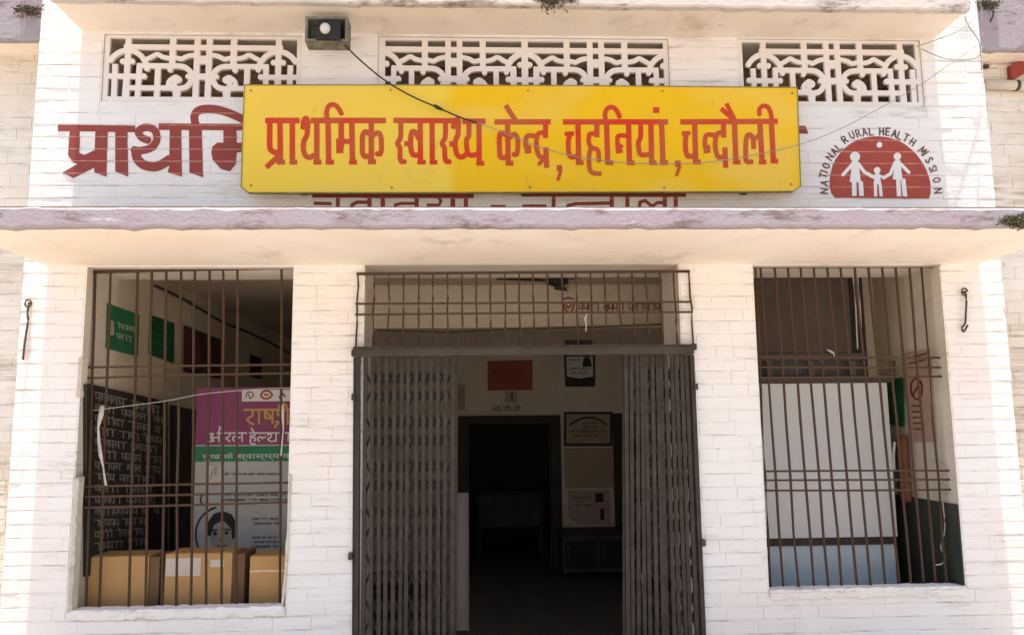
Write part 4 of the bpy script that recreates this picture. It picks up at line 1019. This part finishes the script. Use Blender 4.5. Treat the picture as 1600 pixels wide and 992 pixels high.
rag('cloth_strip', [(442, 632), (442, 650), (443, 670), (441, 690), (439, 712)], .018, .065, M['clothwhite'], 'thin pale strip hanging on the last bar before the banner edge')
cable('tie_wire', [(146, 641, .07), (200, 634, .065), (260, 626, .065), (320, 615, .065), (400, 608, .065), (455, 606, .07)], .003, M['wiregrey'], 'thin pale wire strung across the left opening bars', 'wire')
rag('cloth_strip', [(917, 490), (914, 498), (916, 506), (915, 518)], .014, -.04, M['clothwhite'], 'small pale shred caught in the transom grid above the gate')
# broken plaster edges of the openings
def rough_edge(pts, Y, label, seed, wmax=.045):
    r = random.Random(seed); V0 = []; P = []
    for i in range(len(pts)-1):
        (xa, ya), (xb, yb) = pts[i], pts[i+1]; n = max(2, int(math.hypot(xb-xa, yb-ya)/7))
        for k in range(n): t_ = k/n; P.append((xa+(xb-xa)*t_, ya+(yb-ya)*t_))
    P.append(pts[-1]); m = MB()
    ws = [r.uniform(.3, 1)*wmax for _ in P]
    for (x, y), w_ in zip(P, ws):
        p = at(x, y, 0); dirx = 1 if label > 0 else -1
        m.v += [(p.x-w_*dirx*.6, -.007, p.z), (p.x-dirx*.01, -.014-r.uniform(0, .008), p.z+r.uniform(-.01, .01)), (p.x+w_*dirx*.25, -.002+r.uniform(-.004, .004), p.z), (p.x+dirx*.012, .06, p.z)]
    for i in range(len(P)-1):
        for k in range(3): m.f.append((i*4+k, i*4+k+1, i*4+5+k, i*4+4+k))
    return part('broken_plaster', m, M['jamb'], B, False)
rough_edge([(122, 745), (118, 800), (115, 870), (110, 955)], 0, 1, 1)
rough_edge([(452, 740), (450, 820), (445, 900), (440, 950)], 0, -1, 2, .03)
rough_edge([(128, 560), (124, 620)], 0, 1, 3, .03)
# sill
def sill(o, px0, px1, py, seed):
    r = random.Random(seed); m = MB(); n = 40; z = o[2]
    for i in range(n+1):
        x = o[0]+.001+(o[1]-o[0]-.002)*i/n
        m.v += [(x, -.012+r.uniform(-.003, .003), z-.05+r.gauss(0, .006)), (x, -.020+r.uniform(-.004, .004), z-.012+r.uniform(-.006, .006)), (x, -.006, z+.004+r.gauss(0, .003)), (x, .10, z+.006+r.gauss(0, .002)), (x, .118, z-.02)]
    for i in range(n):
        for k in range(4): m.f.append((i*5+k, (i+1)*5+k, (i+1)*5+k+1, i*5+k+1))
    return part('sill', m, M['white'], B)
sill(LW, 0, 0, 0, 1); sill(RW, 0, 0, 0, 2)

# ------------------------------------------------------------------ seen through the right opening
KY = .50
kb = thing('registration_booth', at(1290, 900, KY), 'booth of white and pale blue boards with brown plywood top behind the right bars', 'booth')
def kbox(name, x0, y0, x1, y1, mat, Y=KY, th=.02):
    a, b_ = at(x0, (y0+y1)/2, Y), at(x1, (y0+y1)/2, Y); zt, zb = at((x0+x1)/2, y0, Y).z, at((x0+x1)/2, y1, Y).z
    m = MB(); m.box(a.x, b_.x, Y, Y+th, zb, zt); return part(name, m, mat, kb)
kbox('white_board', 1140, 599, 1394, 840, M['whiteboard'])
kbox('blue_board', 1140, 850, 1400, 925, M['blueboard'])
m = MB(); a, b_ = at(1130, 845, KY-.01), at(1400, 845, KY-.01); m.box(a.x, b_.x, KY-.015, KY+.015, at(1300, 851, KY).z, at(1300, 840.5, KY).z); part('middle_rail', m, M['darkwood'], kb)
kbox('header_rail', 1130, 588, 1398, 598, M['ply'], KY-.004, .03)
kbox('header_rail', 1130, 552, 1350, 563, M['ply'], KY-.004, .03)
kbox('plywood_fascia', 1120, 425, 1328, 551, M['ply'])
for x in (1150, 1200, 1265, 1330, 1392): kbox('upright', x, 563.5, x+8, 587.5, M['ply'])
kbox('corner_post', 1328.5, 420, 1350, 562, M['gatedark'], KY+.03, .04)
kbox('dark_gap_board', 1120, 556, 1345, 595, M['dark'], KY+.06, .01)
kbox('back_panel', 1352, 420, 1404, 600, M['ply'] if False else M['inner'], KY+.45, .02)
m = MB()
for x in (1337, 1344): m.tube([at(x-4, 432, KY-.02), at(x, 480, KY-.02), at(x+3, 545, KY-.02)], .005, 6)
tag(part('hanging_wires', m, M['clothwhite']), 'pair of pale wires hanging beside the plywood top of the booth', 'wire')
rag('paper_scrap', [(1293, 546), (1298, 549), (1303, 553), (1306, 560)], .030, KY-.03, M['white_p'], 'crumpled white scrap on the booth header behind the right bars', 'paper')
m = MB(); m.box(at(1130, 900, KY).x, at(1400, 900, KY).x, KY+.001, KY+.5, .003, .05); part('plinth', m, M['darkwood'], kb)
XRp = XR-.006-.004
dz = atX(1485, 786, XRp).z
m = MB(); m.box(XR-.012, XR-.0045, .005, 6.1, .0, dz); part('dado', m, M['dado'], side_r)
t = side_sheet('green_board', [(1380, 592), (1411, 590), (1412, 667), (1382, 662)], XR-.02, M['dgreen'], 'dark green board on the right inner wall beside the booth', 'board')
t = side_sheet('pink_wall_chart', [(1412, 552), (1452, 545), (1462, 690), (1420, 690)], XR-.016, M['pinkp'], 'faded pink chart with ringed symbol on the right inner wall', 'chart')
pcs = stroke([(1432, 590), (1424, 598), (1424, 614), (1433, 624), (1440, 614), (1439, 598), (1432, 590)], 3)+stroke([(1426, 618), (1438, 596)], 3, False)
for i in range(5): pcs += stroke([(1424+i, 634+i*9), (1440+i, 634+i*9)], 2.4, False)
pcs += stroke([(1420, 568), (1446, 562)], 2.4, False)+stroke([(1419, 560), (1448, 552)], 2.4, False)
side_paint(t, 'print', pcs, XR-.016, M['redtext'])
# cloth bag hanging
bg_ = thing('hanging_cloth_bag', at(1420, 680, .35), 'rust brown cloth bag with white straps hanging at the right inner wall', 'bag')
m = MB(); prof = [(680, 1402, 1430), (690, 1399, 1436), (720, 1400, 1438), (750, 1402, 1440), (775, 1404, 1440), (784, 1410, 1436)]
for (y, xa, xb) in prof:
    for X_, yy in ((xa, .62), ((xa*2+xb)/3, .56), ((xa+xb*2)/3, .55), (xb, .58), ((xa+xb)/2, .66)):
        p = at(X_, y, yy); m.v.append((min(p.x, XR-.02), p.y, p.z))
for i in range(len(prof)-1):
    for k_ in range(5): m.f.append((i*5+k_, i*5+(k_+1) % 5, (i+1)*5+(k_+1) % 5, (i+1)*5+k_))
m.f += [(4, 3, 2, 1, 0), tuple(range(25, 30))]
part('body', m, M['clothbrown'], bg_, True)
for pts, w_ in (([(1398, 690), (1396, 710), (1397, 735)], .03), ([(1434, 682), (1438, 710), (1441, 745), (1440, 778)], .035)):
    m = MB(); P = [at(x, y, .5) for x, y in pts]; m.tube(arc_smooth(P, 4), w_/3, 6); part('strap', m, M['clothwhite'], bg_, True)
cable('loose_string', [(1473, 784, .12), (1476, 815, .12), (1475, 835, .12), (1470, 855, .11), (1477, 868, .10), (1472, 880, .10), (1461, 882, .10)], .004, M['clothwhite'], 'curled white string hanging over the dark dado inside the right opening', 'string')

# ceiling fan blade glimpsed through the transom
fn = thing('ceiling_fan', at(830, 436, 1.1), 'dark ceiling fan seen just under the ceiling through the transom grid', 'fan')
hub = at(870, 434, 1.15); hub.z = CEIL-.05
m = MB(); m.tube([(hub.x, 1.15, CEIL-.001), (hub.x, 1.15, hub.z+.04)], .012, 8); part('rod', m, M['lampblack'], fn)
m = MB(); m.tube([(hub.x, 1.15, hub.z+.045), (hub.x, 1.15, hub.z+.02), (hub.x, 1.15, hub.z-.02), (hub.x, 1.15, hub.z-.04)], [.04, .09, .09, .03], 14); part('motor', m, M['lampblack'], fn, True)
for k_ in range(3):
    a_ = math.radians(200+120*k_); d = Vector((math.cos(a_), math.sin(a_), 0)); n_ = Vector((-d.y, d.x, .12)).normalized()
    c_ = Vector((hub.x, 1.15, hub.z)); m = MB()
    m.add([c_+d*.1-n_*.03, c_+d*.1+n_*.03, c_+d*.5+n_*.06, c_+d*.5-n_*.06]+[v+Vector((0, 0, .004)) for v in (c_+d*.1-n_*.03, c_+d*.1+n_*.03, c_+d*.5+n_*.06, c_+d*.5-n_*.06)],
          [(0, 3, 2, 1), (4, 5, 6, 7), (0, 1, 5, 4), (1, 2, 6, 5), (2, 3, 7, 6), (3, 0, 4, 7)]); part('blade', m, M['lampblack'], fn)
print('objects', len(S.objects), 'shade', syf, uf, liph)
